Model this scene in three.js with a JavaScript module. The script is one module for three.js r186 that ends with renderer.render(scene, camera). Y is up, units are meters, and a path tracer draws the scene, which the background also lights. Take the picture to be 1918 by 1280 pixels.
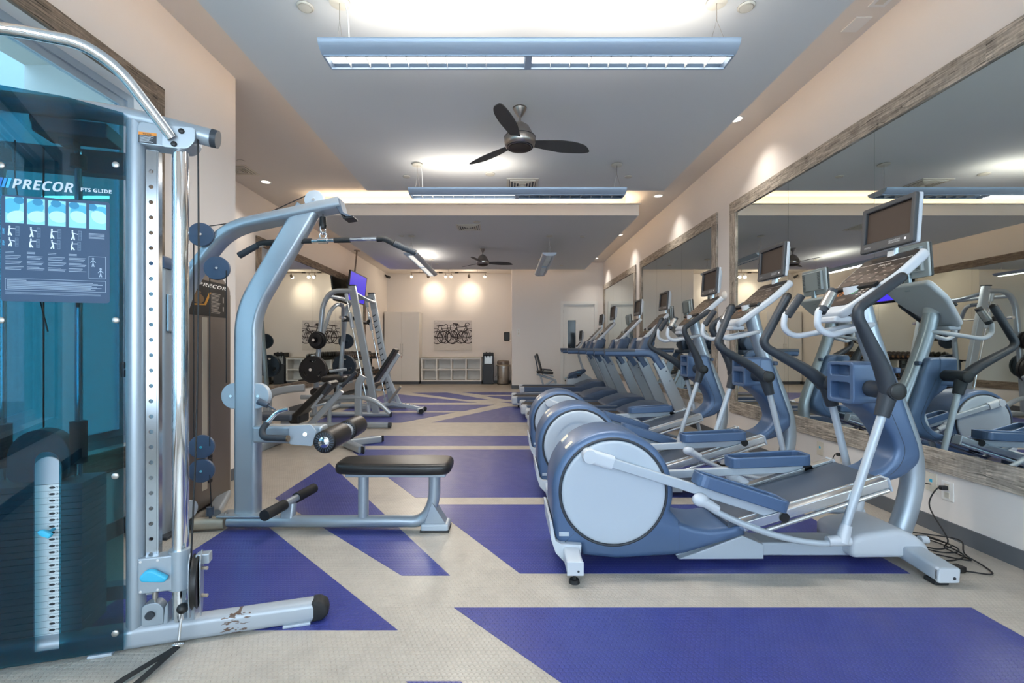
import * as THREE from 'three';
import { RoundedBoxGeometry } from 'three/addons/geometries/RoundedBoxGeometry.js';
import { TextGeometry } from 'three/addons/geometries/TextGeometry.js';
import { FontLoader } from 'three/addons/loaders/FontLoader.js';
import { RectAreaLightUniformsLib } from 'three/addons/lights/RectAreaLightUniformsLib.js';
import { mergeGeometries, toCreasedNormals } from 'three/addons/utils/BufferGeometryUtils.js';

// ---------- camera, sky, exposure ----------
const scene = new THREE.Scene();
const FOCAL = 852, PX = 949, PY = 651, EYE = 1.2;         // focal length and principal point in pixels of a 1918 x 1280 frame, eye height in metres
const camera = new THREE.PerspectiveCamera(2 * Math.atan(640 / FOCAL) * 180 / Math.PI, 1918 / 1280, 0.05, 100);
camera.position.set(0, EYE, 0);
camera.lookAt(0, EYE, -10);
camera.setViewOffset(1918, 1280, 959 - PX, 640 - PY, 1918, 1280);
scene.background = new THREE.Color().setRGB(0.84, 0.93, 1.0);   // an even bright overcast sky
scene.backgroundIntensity = 8.0;
const renderer = new THREE.WebGLRenderer({ antialias: true });
renderer.toneMapping = THREE.LinearToneMapping;
renderer.toneMappingExposure = 1.06;
renderer.shadowMap.enabled = true;
RectAreaLightUniformsLib.init();
const WARM = new THREE.Color().setRGB(1, 0.79, 0.56), LAMP = new THREE.Color().setRGB(1, 0.94, 0.85), SPOT = new THREE.Color().setRGB(1, 0.84, 0.64);
const POWER = { pendantUp: 6.5, pendantDown: 82, cove: 27, down: 6, track: 3.2, spill: 0.6 };

// ---------- helpers ----------
const V = (x, y, z) => new THREE.Vector3(x, y, z);
const R = (d) => d * Math.PI / 180;
let seed = 7;
const rnd = () => { seed = (seed * 1664525 + 1013904223) >>> 0; return seed / 4294967296; };
// a measured point of the photograph at a known distance in front of the camera
const P = (px, py, Z) => V((px - PX) * Z / FOCAL, EYE - (py - PY) * Z / FOCAL, -Z);
function G(g) {
  const o = g.index ? g.toNonIndexed() : g;
  if (!o.attributes.normal) o.computeVertexNormals();
  if (!o.attributes.uv) o.setAttribute('uv', new THREE.BufferAttribute(new Float32Array(o.attributes.position.count * 2), 2));
  for (const k of Object.keys(o.attributes)) if (!['position', 'normal', 'uv'].includes(k)) o.deleteAttribute(k);
  o.morphAttributes = {}; o.clearGroups();
  return o;
}
const join = (list) => { const l = list.flat(9).filter(Boolean).map(G); return l.length === 1 ? l[0] : mergeGeometries(l, false); };
// texture coordinates in metres from the face directions; grain names the axis that runs along u
function metres(g, grain = 'x', scale = 1) {
  g = G(g); const p = g.attributes.position, n = g.attributes.normal, uv = new Float32Array(p.count * 2), gi = 'xyz'.indexOf(grain);
  for (let i = 0; i < p.count; i += 3) {
    const a = [0, 0, 0];
    for (let k = 0; k < 3; k++) { a[0] += Math.abs(n.getX(i + k)); a[1] += Math.abs(n.getY(i + k)); a[2] += Math.abs(n.getZ(i + k)); }
    const d = a.indexOf(Math.max(...a)); let [u, v] = [0, 1, 2].filter((c) => c !== d); if (v === gi) [u, v] = [v, u];
    for (let k = 0; k < 3; k++) { uv[(i + k) * 2] = p.getComponent(i + k, u) * scale; uv[(i + k) * 2 + 1] = p.getComponent(i + k, v) * scale; }
  }
  g.setAttribute('uv', new THREE.BufferAttribute(uv, 2)); return g;
}
const at = (g, x, y, z, rx = 0, ry = 0, rz = 0) => g.applyMatrix4(new THREE.Matrix4().compose(V(x, y, z), new THREE.Quaternion().setFromEuler(new THREE.Euler(rx, ry, rz)), V(1, 1, 1)));
const box = (x0, x1, y0, y1, z0, z1) => new THREE.BoxGeometry(Math.abs(x1 - x0), Math.abs(y1 - y0), Math.abs(z1 - z0)).translate((x0 + x1) / 2, (y0 + y1) / 2, (z0 + z1) / 2);
const rbox = (x0, x1, y0, y1, z0, z1, r = 0.008, s = 2) => { const a = Math.abs(x1 - x0), b = Math.abs(y1 - y0), c = Math.abs(z1 - z0); return new RoundedBoxGeometry(a, b, c, s, Math.min(r, a / 2.02, b / 2.02, c / 2.02)).translate((x0 + x1) / 2, (y0 + y1) / 2, (z0 + z1) / 2); };
const rb = (w, h, d, r, x, y, z, rx = 0, ry = 0, rz = 0) => at(rbox(-w / 2, w / 2, -h / 2, h / 2, -d / 2, d / 2, r), x, y, z, rx, ry, rz);
function rod(a, b, r0, r1 = r0, n = 18) {
  const d = b.clone().sub(a), g = new THREE.CylinderGeometry(r1, r0, d.length(), n);
  return g.applyMatrix4(new THREE.Matrix4().compose(a.clone().add(b).multiplyScalar(0.5), new THREE.Quaternion().setFromUnitVectors(V(0, 1, 0), d.normalize()), V(1, 1, 1)));
}
const ball = (r, c, sx = 1, sy = 1, sz = 1) => new THREE.SphereGeometry(r, 18, 12).scale(sx, sy, sz).translate(c.x, c.y, c.z);
const lathe = (pts, n = 32) => new THREE.LatheGeometry(pts.map(([r, y]) => new THREE.Vector2(Math.max(r, 1e-4), y)), n);
// a lathe whose axis is laid along a direction
function latheTo(pts, c, dir, n = 32) { return lathe(pts, n).applyMatrix4(new THREE.Matrix4().compose(c, new THREE.Quaternion().setFromUnitVectors(V(0, 1, 0), dir.clone().normalize()), V(1, 1, 1))); }
function fillet(pts, r, closed = false, n = 5) {              // round the corners of a polyline (2D or 3D)
  const out = [], N = pts.length;
  pts.forEach((p, i) => {
    if (!closed && (i === 0 || i === N - 1)) return out.push(p.clone());
    const a = pts[(i + N - 1) % N], b = pts[(i + 1) % N], u = a.clone().sub(p), w = b.clone().sub(p), k = Math.min(r, u.length() * 0.48, w.length() * 0.48);
    const s = p.clone().add(u.normalize().multiplyScalar(k)), e = p.clone().add(w.normalize().multiplyScalar(k));
    for (let j = 0; j <= n; j++) { const t = j / n; out.push(s.clone().multiplyScalar((1 - t) * (1 - t)).add(p.clone().multiplyScalar(2 * t * (1 - t))).add(e.clone().multiplyScalar(t * t))); }
  });
  return out;
}
const circ = (r, n = 14) => [...Array(n)].map((_, i) => [r * Math.cos(i / n * 2 * Math.PI), r * Math.sin(i / n * 2 * Math.PI)]);
function oval(w, h, r = Math.min(w, h) * 0.3) {               // rounded rectangle: w along the sweep's up, h across
  const o = [], a = w / 2 - r, b = h / 2 - r;
  [[a, b, 0], [-a, b, 90], [-a, -b, 180], [a, -b, 270]].forEach(([x, y, s]) => { for (let i = 0; i <= 3; i++) { const t = R(s + i * 30); o.push([x + r * Math.cos(t), y + r * Math.sin(t)]); } });
  return o;
}
function sweep(pts, prof, { up = V(0, 1, 0), taper, cap = true } = {}) {
  const N = pts.length, M = prof.length, T = pts.map((p, i) => pts[Math.min(i + 1, N - 1)].clone().sub(pts[Math.max(i - 1, 0)]).normalize());
  let nrm = up.clone().addScaledVector(T[0], -up.dot(T[0]));
  if (nrm.lengthSq() < 1e-4) { nrm = V(1, 0, 0); nrm.addScaledVector(T[0], -nrm.dot(T[0])); }
  nrm.normalize();
  const pos = [], uv = [], idx = []; let len = 0; const total = pts.reduce((s, p, i) => s + (i ? p.distanceTo(pts[i - 1]) : 0), 0);
  pts.forEach((p, i) => {
    if (i) { len += p.distanceTo(pts[i - 1]); nrm = nrm.clone().addScaledVector(T[i], -nrm.dot(T[i])).normalize(); }
    const bin = T[i].clone().cross(nrm), k = taper ? taper(len / total) : 1;
    for (let j = 0; j <= M; j++) { const [a, b] = prof[j % M], q = p.clone().addScaledVector(nrm, a * k).addScaledVector(bin, b * k); pos.push(q.x, q.y, q.z); uv.push(len, j / M); }
  });
  for (let i = 0; i < N - 1; i++) for (let j = 0; j < M; j++) { const a = i * (M + 1) + j, b = a + 1, c = a + M + 2, d = a + M + 1; idx.push(a, b, c, a, c, d); }
  const g = new THREE.BufferGeometry();
  g.setAttribute('position', new THREE.Float32BufferAttribute(pos, 3)); g.setAttribute('uv', new THREE.Float32BufferAttribute(uv, 2)); g.setIndex(idx); g.computeVertexNormals();
  const nn = g.attributes.normal;                              // close the seam of the shading
  for (let i = 0; i < N; i++) { const a = i * (M + 1), b = a + M, s = V(nn.getX(a) + nn.getX(b), nn.getY(a) + nn.getY(b), nn.getZ(a) + nn.getZ(b)).normalize(); nn.setXYZ(a, s.x, s.y, s.z); nn.setXYZ(b, s.x, s.y, s.z); }
  const list = [g];
  if (cap) for (const [i, sgn] of [[0, -1], [N - 1, 1]]) {
    const cp = [], ci = []; cp.push(...pts[i].toArray()); for (let j = 0; j < M; j++) cp.push(pos[(i * (M + 1) + j) * 3], pos[(i * (M + 1) + j) * 3 + 1], pos[(i * (M + 1) + j) * 3 + 2]);
    for (let j = 0; j < M; j++) { const a = 1 + j, b = 1 + (j + 1) % M; sgn > 0 ? ci.push(0, a, b) : ci.push(0, b, a); }
    const c = new THREE.BufferGeometry(); c.setAttribute('position', new THREE.Float32BufferAttribute(cp, 3)); c.setIndex(ci); c.computeVertexNormals(); list.push(c);
  }
  return join(list);
}
const tube = (pts, r, bend = 0.05, o = {}) => sweep(fillet(pts, bend, false, o.n ?? 6), circ(r, o.sides ?? 14), o);
const curve = (pts, n = 24) => new THREE.CatmullRomCurve3(pts, false, 'centripetal').getPoints(n);
const cable = (pts, r, n = 40) => sweep(curve(pts, n), circ(r, 8));
// a flat outline (in the x y plane) given depth along z, from z0 to z1, edges rounded by b
function slab(pts, z0, z1, b = 0.006, holes = [], corner = 0) {
  let q = pts.map((p) => (p.isVector2 ? p : new THREE.Vector2(p[0], p[1])));
  if (corner) q = fillet(q, corner, true, 5);
  if (THREE.ShapeUtils.isClockWise(q)) q.reverse();
  const s = new THREE.Shape(q);
  holes.forEach((h) => s.holes.push(new THREE.Path(h.map((p) => (p.isVector2 ? p : new THREE.Vector2(p[0], p[1]))))));
  const g = new THREE.ExtrudeGeometry(s, { depth: Math.max(Math.abs(z1 - z0) - 2 * b, 1e-4), bevelEnabled: b > 0, bevelThickness: b, bevelSize: b, bevelOffset: -b, bevelSegments: 3, curveSegments: 24 }).translate(0, 0, Math.min(z0, z1) + b);
  return b > 0.012 ? toCreasedNormals(g, R(50)) : g;
}
const ring2 = (cx, cy, r, n = 40, a0 = 0, a1 = 360) => [...Array(n + (a1 - a0 < 360 ? 1 : 0))].map((_, i) => new THREE.Vector2(cx + r * Math.cos(R(a0 + (a1 - a0) * i / n)), cy + r * Math.sin(R(a0 + (a1 - a0) * i / n))));
const rect2 = (x0, x1, y0, y1, r = 0) => { const q = [[x0, y0], [x1, y0], [x1, y1], [x0, y1]].map((p) => new THREE.Vector2(...p)); return r ? fillet(q, r, true, 4) : q; };

// ---------- naming and placing ----------
const taken = new Map();
const numbered = (n) => { const k = taken.get(n) ?? 0; taken.set(n, k + 1); return k ? n + '_' + String(k).padStart(3, '0') : n; };
function solid(o) { o.castShadow = true; o.receiveShadow = true; return o; }
function part(name, geos, mat, parent, label) { const m = solid(new THREE.Mesh(join([geos]), mat)); m.name = name; if (label) m.userData.label = label; parent.add(m); return m; }
function thing(name, label, category, pos = [0, 0, 0], turn = 0, group) {
  const o = new THREE.Group(); o.name = numbered(name); o.position.set(...pos); o.rotation.y = turn; o.userData = { label, category }; if (group) o.userData.group = group; scene.add(o); return o;
}
function single(name, geos, mat, label, category, group) { const m = solid(new THREE.Mesh(join([geos]), mat)); m.name = numbered(name); m.userData = { label, category }; if (group) m.userData.group = group; scene.add(m); return m; }
function struct(name, geos, mat, label) { const m = solid(new THREE.Mesh(join([geos]), mat)); m.name = numbered(name); m.userData = { kind: 'structure' }; if (label) m.userData.label = label; scene.add(m); return m; }
function copy(o, pos, turn, label, group) { const c = o.clone(); c.name = numbered(o.name.replace(/_\d{3}$/, '')); c.userData = { ...o.userData, label: label ?? o.userData.label }; if (group) c.userData.group = group; c.position.set(...pos); if (turn !== undefined) c.rotation.y = turn; scene.add(c); return c; }
// a soft lamp that shines straight up (s = 1) or down (s = -1)
function area(parent, w, h, color, intensity, pos, s) { const l = new THREE.RectAreaLight(color, intensity, w, h); l.position.copy(pos); l.rotation.x = s * Math.PI / 2; parent.add(l); return l; }

// ---------- textures ----------
function grid(n) { const a = new Float32Array(n * n); for (let i = 0; i < a.length; i++) a[i] = rnd(); return a; }
function vnoise(n) { const g = grid(n); return (x, y) => { const ix = Math.floor(x), iy = Math.floor(y), s = (t) => t * t * (3 - 2 * t), fx = s(x - ix), fy = s(y - iy), m = (v) => ((v % n) + n) % n, q = (a, b) => g[m(b) * n + m(a)]; return (q(ix, iy) * (1 - fx) + q(ix + 1, iy) * fx) * (1 - fy) + (q(ix, iy + 1) * (1 - fx) + q(ix + 1, iy + 1) * fx) * fy; }; }
function data(w, h, f, srgb = false) {
  const d = new Uint8Array(w * h * 4);
  for (let y = 0; y < h; y++) for (let x = 0; x < w; x++) { const c = f(x / w, y / h), o = (y * w + x) * 4; for (let k = 0; k < 3; k++) d[o + k] = Math.max(0, Math.min(255, 255 * (Array.isArray(c) ? c[k] : c))); d[o + 3] = 255; }
  const t = new THREE.DataTexture(d, w, h); t.wrapS = t.wrapT = THREE.RepeatWrapping; t.magFilter = THREE.LinearFilter; t.minFilter = THREE.LinearMipmapLinearFilter; t.generateMipmaps = true; if (srgb) t.colorSpace = THREE.SRGBColorSpace; t.needsUpdate = true; return t;
}
function canvas(w, h, draw) { const c = document.createElement('canvas'); c.width = w; c.height = h; draw(c.getContext('2d'), w, h); const t = new THREE.CanvasTexture(c); t.colorSpace = THREE.SRGBColorSpace; return t; }
const rep = (t, u, v = u) => { const c = t.clone(); c.repeat.set(u, v); c.needsUpdate = true; return c; };
const n8 = vnoise(8), n16 = vnoise(16), n32 = vnoise(32), n64 = vnoise(64), n128 = vnoise(128);
// weathered barn board: grain along u, tile 1.6 m by 0.4 m
const woodKnots = [...Array(7)].map(() => [rnd(), rnd(), 0.006 + rnd() * 0.01]);
function woodField(u, v) {
  let vv = v + 0.035 * n8(u * 8, v * 8) + 0.008 * n32(u * 32, v * 32), knot = 0;
  for (const [ku, kv, kr] of woodKnots) { let du = Math.abs(u - ku), dv = Math.abs(v - kv); du = Math.min(du, 1 - du); dv = Math.min(dv, 1 - dv); const d = Math.hypot(du * 1.6, dv * 0.4) / kr; if (d < 6) vv += 0.03 * Math.exp(-d * d / 5) * Math.sign(v - kv || 1); if (d < 1.2) knot = Math.max(knot, 1 - d / 1.2); }
  const streak = 0.5 * n64(u * 16, vv * 64) + 0.3 * n128(u * 16, vv * 128) + 0.2 * n128(u * 64, vv * 128 + 31);
  const crack = Math.max(0, n64(u * 8 + 3, vv * 64 + 17) - 0.8) * 4;
  return { streak, crack, knot, patch: n8(u * 8 + 2, v * 8), saw: n128(u * 128, v * 16) };
}
const woodColor = (tint) => data(1024, 512, (u, v) => { const f = woodField(u, v), k = 0.52 + 0.55 * f.streak + 0.16 * (f.patch - 0.5) + 0.1 * (f.saw - 0.5) - 0.45 * f.crack - 0.3 * f.knot; return [tint[0] * k, tint[1] * k, tint[2] * k]; }, true);
const woodBump = data(1024, 512, (u, v) => { const f = woodField(u, v); return 0.35 + 0.5 * f.streak - 0.5 * f.crack + 0.12 * (f.saw - 0.5); });
const greyWood = woodColor([0.82, 0.77, 0.71]), brownWood = woodColor([0.63, 0.565, 0.5]);
// studded rubber: rows of low round coins, tile 80 mm
const coin = data(256, 256, (u, v) => { let best = 9; const s = 4; for (let j = -1; j <= s; j++) for (let i = -1; i <= s; i++) { const cx = (i + 0.5 + 0.5 * (j & 1)) / s, cy = (j + 0.5) / s; best = Math.min(best, Math.hypot(u - cx, v - cy), Math.hypot(u - cx - 1, v - cy), Math.hypot(u - cx + 1, v - cy)); } return best < 0.094 ? 1 : best < 0.112 ? 1 - (best - 0.094) / 0.018 : 0; });
coin.repeat.set(1 / 0.08, 1 / 0.08);
const scuff = data(512, 512, (u, v) => 0.5 + 0.35 * (n8(u * 8, v * 8) - 0.5) + 0.4 * (n64(u * 64, v * 64) - 0.5) + 0.25 * (n128(u * 128, v * 128) - 0.5));
const scuffRough = (lo, hi, r) => { const t = data(256, 256, (u, v) => lo + (hi - lo) * (0.5 * n16(u * 16, v * 16) + 0.3 * n64(u * 64, v * 64) + 0.2 * n128(u * 128, v * 128))); t.repeat.set(r, r); return t; };
const tinted = (c, amt, r) => { const t = data(512, 512, (u, v) => { const k = 1 + amt * ((n16(u * 16, v * 16) - 0.5) + 0.6 * (n64(u * 64, v * 64) - 0.5) + 0.5 * (n128(u * 128, v * 128) - 0.5)); return [c[0] * k, c[1] * k, c[2] * k]; }, true); t.repeat.set(r, r); return t; };
const brushed = data(256, 256, (u, v) => 0.35 + 0.4 * n128(u * 4, v * 128) + 0.15 * n32(u * 8, v * 32));
const leather = data(256, 256, (u, v) => 0.5 * n64(u * 64, v * 64) + 0.5 * n128(u * 128, v * 128)); leather.repeat.set(6, 6);

// ---------- materials ----------
const M = {};
const std = (name, color, roughness, extra = {}) => (M[name] = Object.assign(new THREE.MeshStandardMaterial({ color, roughness, ...extra }), { name }));
const phy = (name, color, roughness, extra = {}) => (M[name] = Object.assign(new THREE.MeshPhysicalMaterial({ color, roughness, ...extra }), { name }));
std('wall', 0xe7e1dc, 0.85, { bumpMap: rep(scuff, 3), bumpScale: 0.0006 });
std('ceilingPaint', 0xe4dcd3, 0.9);
std('cloudPaint', 0xdedddb, 0.9);
std('cloudTrim', 0xe9e2da, 0.8);
std('baseboard', 0x5f6368, 0.6);
std('rubberBeige', 0xffffff, 0.32, { map: tinted([0.69, 0.66, 0.62], 0.06, 0.7), bumpMap: coin, bumpScale: 0.0013, roughnessMap: scuffRough(0.28, 0.4, 1.3) });
std('rubberBlue', 0xffffff, 0.30, { map: tinted([0.215, 0.245, 0.52], 0.04, 0.9), bumpMap: coin, bumpScale: 0.0013, roughnessMap: scuffRough(0.27, 0.37, 1.1) });
M.rubberBeige.roughness = M.rubberBlue.roughness = 1;
std('woodGrey', 0xffffff, 0.85, { map: rep(greyWood, 1 / 1.6, 1 / 0.4), bumpMap: rep(woodBump, 1 / 1.6, 1 / 0.4), bumpScale: 0.004 });
std('woodBrown', 0xffffff, 0.85, { map: rep(brownWood, 1 / 1.6, 1 / 0.4), bumpMap: rep(woodBump, 1 / 1.6, 1 / 0.4), bumpScale: 0.004 });
std('mirror', 0xdfe6e3, 0.012, { metalness: 1 });
std('mirrorEdge', 0xa9c4bd, 0.2);
phy('glass', 0xf4faff, 0.0, { transmission: 1, thickness: 0, ior: 1.5 });
phy('tintedGlass', 0xb4cad4, 0.0, { transmission: 1, thickness: 0, ior: 1.5 });
phy('acrylic', 0x74b7c4, 0.0, { transmission: 1, thickness: 0, ior: 1.49 });
std('aluminium', 0xb9c4cd, 0.35, { metalness: 0.7 });
phy('silver', 0xa2adb7, 0.34, { metalness: 0.45, clearcoat: 0.5, clearcoatRoughness: 0.15 });
phy('pale', 0xb3bdc7, 0.4, { metalness: 0.15, clearcoat: 0.3, clearcoatRoughness: 0.25 });
phy('whitePlastic', 0xc4cad2, 0.42, { clearcoat: 0.2, clearcoatRoughness: 0.3 });
phy('disc', 0xb3bdc8, 0.42, {});
phy('blue', 0x4c6588, 0.42, { metalness: 0.25, clearcoat: 0.35, clearcoatRoughness: 0.3 });
phy('blueDark', 0x435570, 0.45, { metalness: 0.2, clearcoat: 0.2, clearcoatRoughness: 0.3 });
std('slate', 0x45505f, 0.5);
std('plateGrey', 0x74808a, 0.5);
std('charcoal', 0x2f353d, 0.5);
std('black', 0x17181a, 0.45);
std('rubber', 0x1e1f21, 0.7);
std('grip', 0x33383f, 0.62);
std('belt', 0x3a3836, 0.75, { bumpMap: rep(scuff, 6), bumpScale: 0.001 });
std('vinyl', 0x1b1a1a, 0.36, { bumpMap: leather, bumpScale: 0.0004 });
std('chrome', 0xe6eaee, 0.07, { metalness: 1 });
std('stripMetal', 0xaab3bb, 0.16, { metalness: 1 });
std('railMetal', 0xd3d8dc, 0.24, { metalness: 0.85 });
std('steel', 0xb8b6b2, 0.28, { metalness: 1, roughnessMap: brushed });
M.steel.roughness = 0.6;
std('nickel', 0xb3aba3, 0.3, { metalness: 1 });
std('bronze', 0x7b7169, 0.42, { metalness: 0.55 });
std('bronzePale', 0xb9b0a0, 0.45, { metalness: 0.4 });
phy('doorGlass', 0x27313a, 0.12, {});
phy('screenGlass', 0x453a33, 0.5, { specularIntensity: 0.5 });
std('bezel', 0x3b3d41, 0.45);
std('blade', 0x4a4744, 0.6, { bumpMap: rep(scuff, 4), bumpScale: 0.0005 });
phy('pendantBody', 0xaebccc, 0.4, { metalness: 0.3 });
std('cyanPlastic', 0x3cb2d8, 0.4);
std('whitePaint', 0xe8e6e2, 0.6);
std('offWhite', 0xd9d2c4, 0.6);
std('cabinet', 0xe9e5df, 0.6);
std('iron', 0x232326, 0.55, { metalness: 0.3 });
std('ironBlue', 0x2f3c49, 0.55, { metalness: 0.3 });
std('hex', 0x2a2522, 0.5, { metalness: 0.2 });
std('copperish', 0x9a7a5c, 0.3, { metalness: 0.9 });
std('yellow', 0xd8a838, 0.5);
std('cord', 0x1c1c1e, 0.6);
std('stucco', 0xaeb8bd, 0.9);
std('paving', 0xb9b6b0, 0.9);
const glow = (name, color, k) => (M[name] = Object.assign(new THREE.MeshStandardMaterial({ color: 0xffffff, roughness: 0.6, emissive: color, emissiveIntensity: k }), { name }));
glow('lampLit', new THREE.Color().setRGB(1, 0.95, 0.86), 2.2);
glow('ledStrip', WARM, 2.0);
glow('downLit', new THREE.Color().setRGB(1, 0.9, 0.76), 2.5);
glow('trackLit', new THREE.Color().setRGB(1, 0.82, 0.58), 6);
glow('tvBlue', new THREE.Color().setRGB(0.03, 0.012, 0.8), 0.8);
M.tvBlue.color.setRGB(0.01, 0.01, 0.02); M.tvBlue.roughness = 0.5;

// ---------- the room ----------
const XR = 2.795, XL = -2.48, XF = -4.0, TOP = 3.66, ZBACK = 2.6, ZJOG = -4.16, ZFAR = -15.2, ZDOOR = -13.2, XRET = 0.155, XTR = 2.14;
const SLAB = 3.30;                                            // underside of the hung ceiling panels
const floor = struct('floor', metres(box(-4.2, 3.0, -0.12, 0, ZFAR - 0.2, ZBACK + 0.2)), M.rubberBeige);
// inlaid pieces of blue rubber, corners as [x, distance]
const inlays = [
  [[-0.243, 2.095], [2.14, 2.095], [2.14, -0.2], [1.9, -0.2]],
  [[-0.36, 1.632], [-0.165, 1.632], [1.2, 0.2], [1.0, 0.2]],
  [[-1.85, 3.29], [-1.85, 1.928], [-0.462, 1.928]],
  [[-1.84, 4.718], [-1.84, 3.613], [-0.552, 2.39], [-0.298, 2.39]],
  [[-0.598, 3.47], [0.07, 2.412], [XTR, 2.412], [XTR, 3.47]],
  [[-1.84, 5.34], [-0.731, 3.634], [XTR, 3.634], [XTR, 5.34]],
  [[-1.84, 6.17], [-1.84, 5.541], [XTR, 5.541], [XTR, 6.17]],
  [[-3.1, 7.24], [-1.678, 7.24], [-0.957, 8.38], [-3.1, 8.38]],
  [[-1.2, 7.26], [0.018, 9.21], [XTR, 9.21], [XTR, 7.26]],
  [[-3.1, 8.53], [-0.82, 8.53], [-0.26, 9.5], [-3.1, 9.5]],
  [[-3.1, 9.8], [-0.649, 9.87], [-2.88, 11.75], [-3.1, 11.75]],
  [[-2.5, 12.0], [-1.6, 12.1], [-0.39, 10.4], [-0.95, 10.4]],
  [[-1.23, 12.17], [XTR, 12.17], [XTR, 11.49], [-0.62, 11.49]],
  [[-0.55, 11.22], [-0.03, 10.43], [XTR, 10.43], [XTR, 11.22]],
  [[-0.18, 10.0], [XTR, 10.0], [XTR, 9.6], [0.3, 9.6]],
];
for (const q of inlays) {
  const g = slab(q.map(([x, z]) => [x, z]), 0, 0.003, 0).rotateX(-Math.PI / 2).translate(0, -0.0015, 0);
  part('blue_inlay', metres(g), M.rubberBlue, floor);
}
const W = 0.2;
struct('wall_right', box(XR, XR + W, 0, TOP, ZDOOR, ZBACK), M.wall);
// left wall beside the camera: a wide window opening
const WZ0 = -3.135, WZ1 = 1.7, WY0 = 0.56, WY1 = 2.92;
struct('wall_left', [box(XL - W, XL, 0, WY0, ZJOG, ZBACK), box(XL - W, XL, WY1, TOP, ZJOG, ZBACK), box(XL - W, XL, WY0, WY1, ZJOG, WZ0), box(XL - W, XL, WY0, WY1, WZ1, ZBACK)], M.wall);
struct('wall_jog', box(XF, XL - W, 0, TOP, ZJOG, ZJOG + W), M.wall);
struct('wall_left_far', box(XF - W, XF, 0, TOP, ZFAR, ZJOG + W), M.wall);
struct('wall_far', box(XF - W, XRET + W, 0, TOP, ZFAR - W, ZFAR), M.wall);
struct('wall_return', box(XRET, XRET + W, 0, TOP, ZFAR, ZDOOR), M.wall);
const DX0 = 1.65, DX1 = 2.54, DY = 2.44;
struct('wall_far_right', [box(XRET + W, DX0 - 0.02, 0, TOP, ZDOOR - W, ZDOOR), box(DX1 + 0.02, XR + W, 0, TOP, ZDOOR - W, ZDOOR), box(DX0 - 0.02, DX1 + 0.02, DY + 0.02, TOP, ZDOOR - W, ZDOOR)], M.wall);
// wall behind the camera: a broad window
const BX0 = -2.1, BX1 = 2.4, BY0 = 0.5, BY1 = 3.0;
struct('wall_back', [box(XL - W, BX0, 0, TOP, ZBACK, ZBACK + W), box(BX1, XR + W, 0, TOP, ZBACK, ZBACK + W), box(BX0, BX1, 0, BY0, ZBACK, ZBACK + W), box(BX0, BX1, BY1, TOP, ZBACK, ZBACK + W)], M.wall);
struct('ceiling', box(-4.2, 3.0, TOP, TOP + 0.2, ZFAR - 0.2, ZBACK + 0.2), M.ceilingPaint);
const bb = 0.1, bt = 0.012;
struct('baseboard_right', box(XR - bt, XR, 0, bb, ZDOOR, ZBACK), M.baseboard);
struct('baseboard_left', [box(XL, XL + bt, 0, bb, ZJOG, ZBACK), box(XF, XL + bt, 0, bb, ZJOG - bt, ZJOG)], M.baseboard);
struct('baseboard_left_far', box(XF, XF + bt, 0, bb, ZFAR, ZJOG - bt), M.baseboard);
struct('baseboard_far', [box(XF + bt, XRET, 0, bb, ZFAR, ZFAR + bt), box(XRET - bt, XRET, 0, bb, ZFAR + bt, ZDOOR + bt), box(XRET, DX0 - 0.09, 0, bb, ZDOOR, ZDOOR + bt), box(DX1 + 0.09, XR - bt, 0, bb, ZDOOR, ZDOOR + bt)], M.baseboard);

// hung ceiling panels with a cove of warm light behind their upstanding rim
function cloud(x0, x1, z0, z1, label) {                        // z0 nearer the camera
  const o = struct('ceiling_panel', box(x0, x1, SLAB, SLAB + 0.03, z1, z0), M.cloudPaint, label), t = 0.025, h = SLAB + 0.17, i = 0.17;
  part('rim', [box(x0, x1, SLAB + 0.0005, h, z0 - t, z0 + 0.0005), box(x0, x1, SLAB + 0.0005, h, z1 - 0.0005, z1 + t), box(x0 - 0.0005, x0 + t, SLAB + 0.0005, h, z1 + t, z0 - t), box(x1 - t, x1 + 0.0005, SLAB + 0.0005, h, z1 + t, z0 - t)], M.cloudTrim, o);
  part('rim_cap', [box(x0 - 0.03, x1 + 0.03, h, h + 0.018, z0 - t, z0 + 0.03), box(x0 - 0.03, x1 + 0.03, h, h + 0.018, z1 - 0.03, z1 + t), box(x0 - 0.03, x0 + t, h, h + 0.018, z1 + t, z0 - t), box(x1 - t, x1 + 0.03, h, h + 0.018, z1 + t, z0 - t)], M.cloudTrim, o);
  part('core', box(x0 + i, x1 - i, SLAB + 0.03, TOP, z1 + i, z0 - i), M.cloudTrim, o);
  const y = SLAB + 0.115, m = 0.095, cx = (x0 + x1) / 2, cz = (z0 + z1) / 2, w = x1 - x0 - 0.3, d = z0 - z1 - 0.3;
  for (const [gx, gz, ln, wd, ax] of [[cx, z0 - m, w, 0.03, 'x'], [cx, z1 + m, w, 0.03, 'x'], [x0 + m, cz, 0.03, d, 'z'], [x1 - m, cz, 0.03, d, 'z']]) {
    part('led_strip', box(gx - ln / 2, gx + ln / 2, SLAB + 0.03, y, gz - wd / 2, gz + wd / 2), M.ledStrip, o);
    area(o, ln, wd, WARM, POWER.cove, V(gx, y + 0.012, gz), 1);
  }
  return o;
}
cloud(-1.873, 2.105, 1.2, -6.09);
cloud(-3.15, 2.105, -7.24, -12.25);

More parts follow.
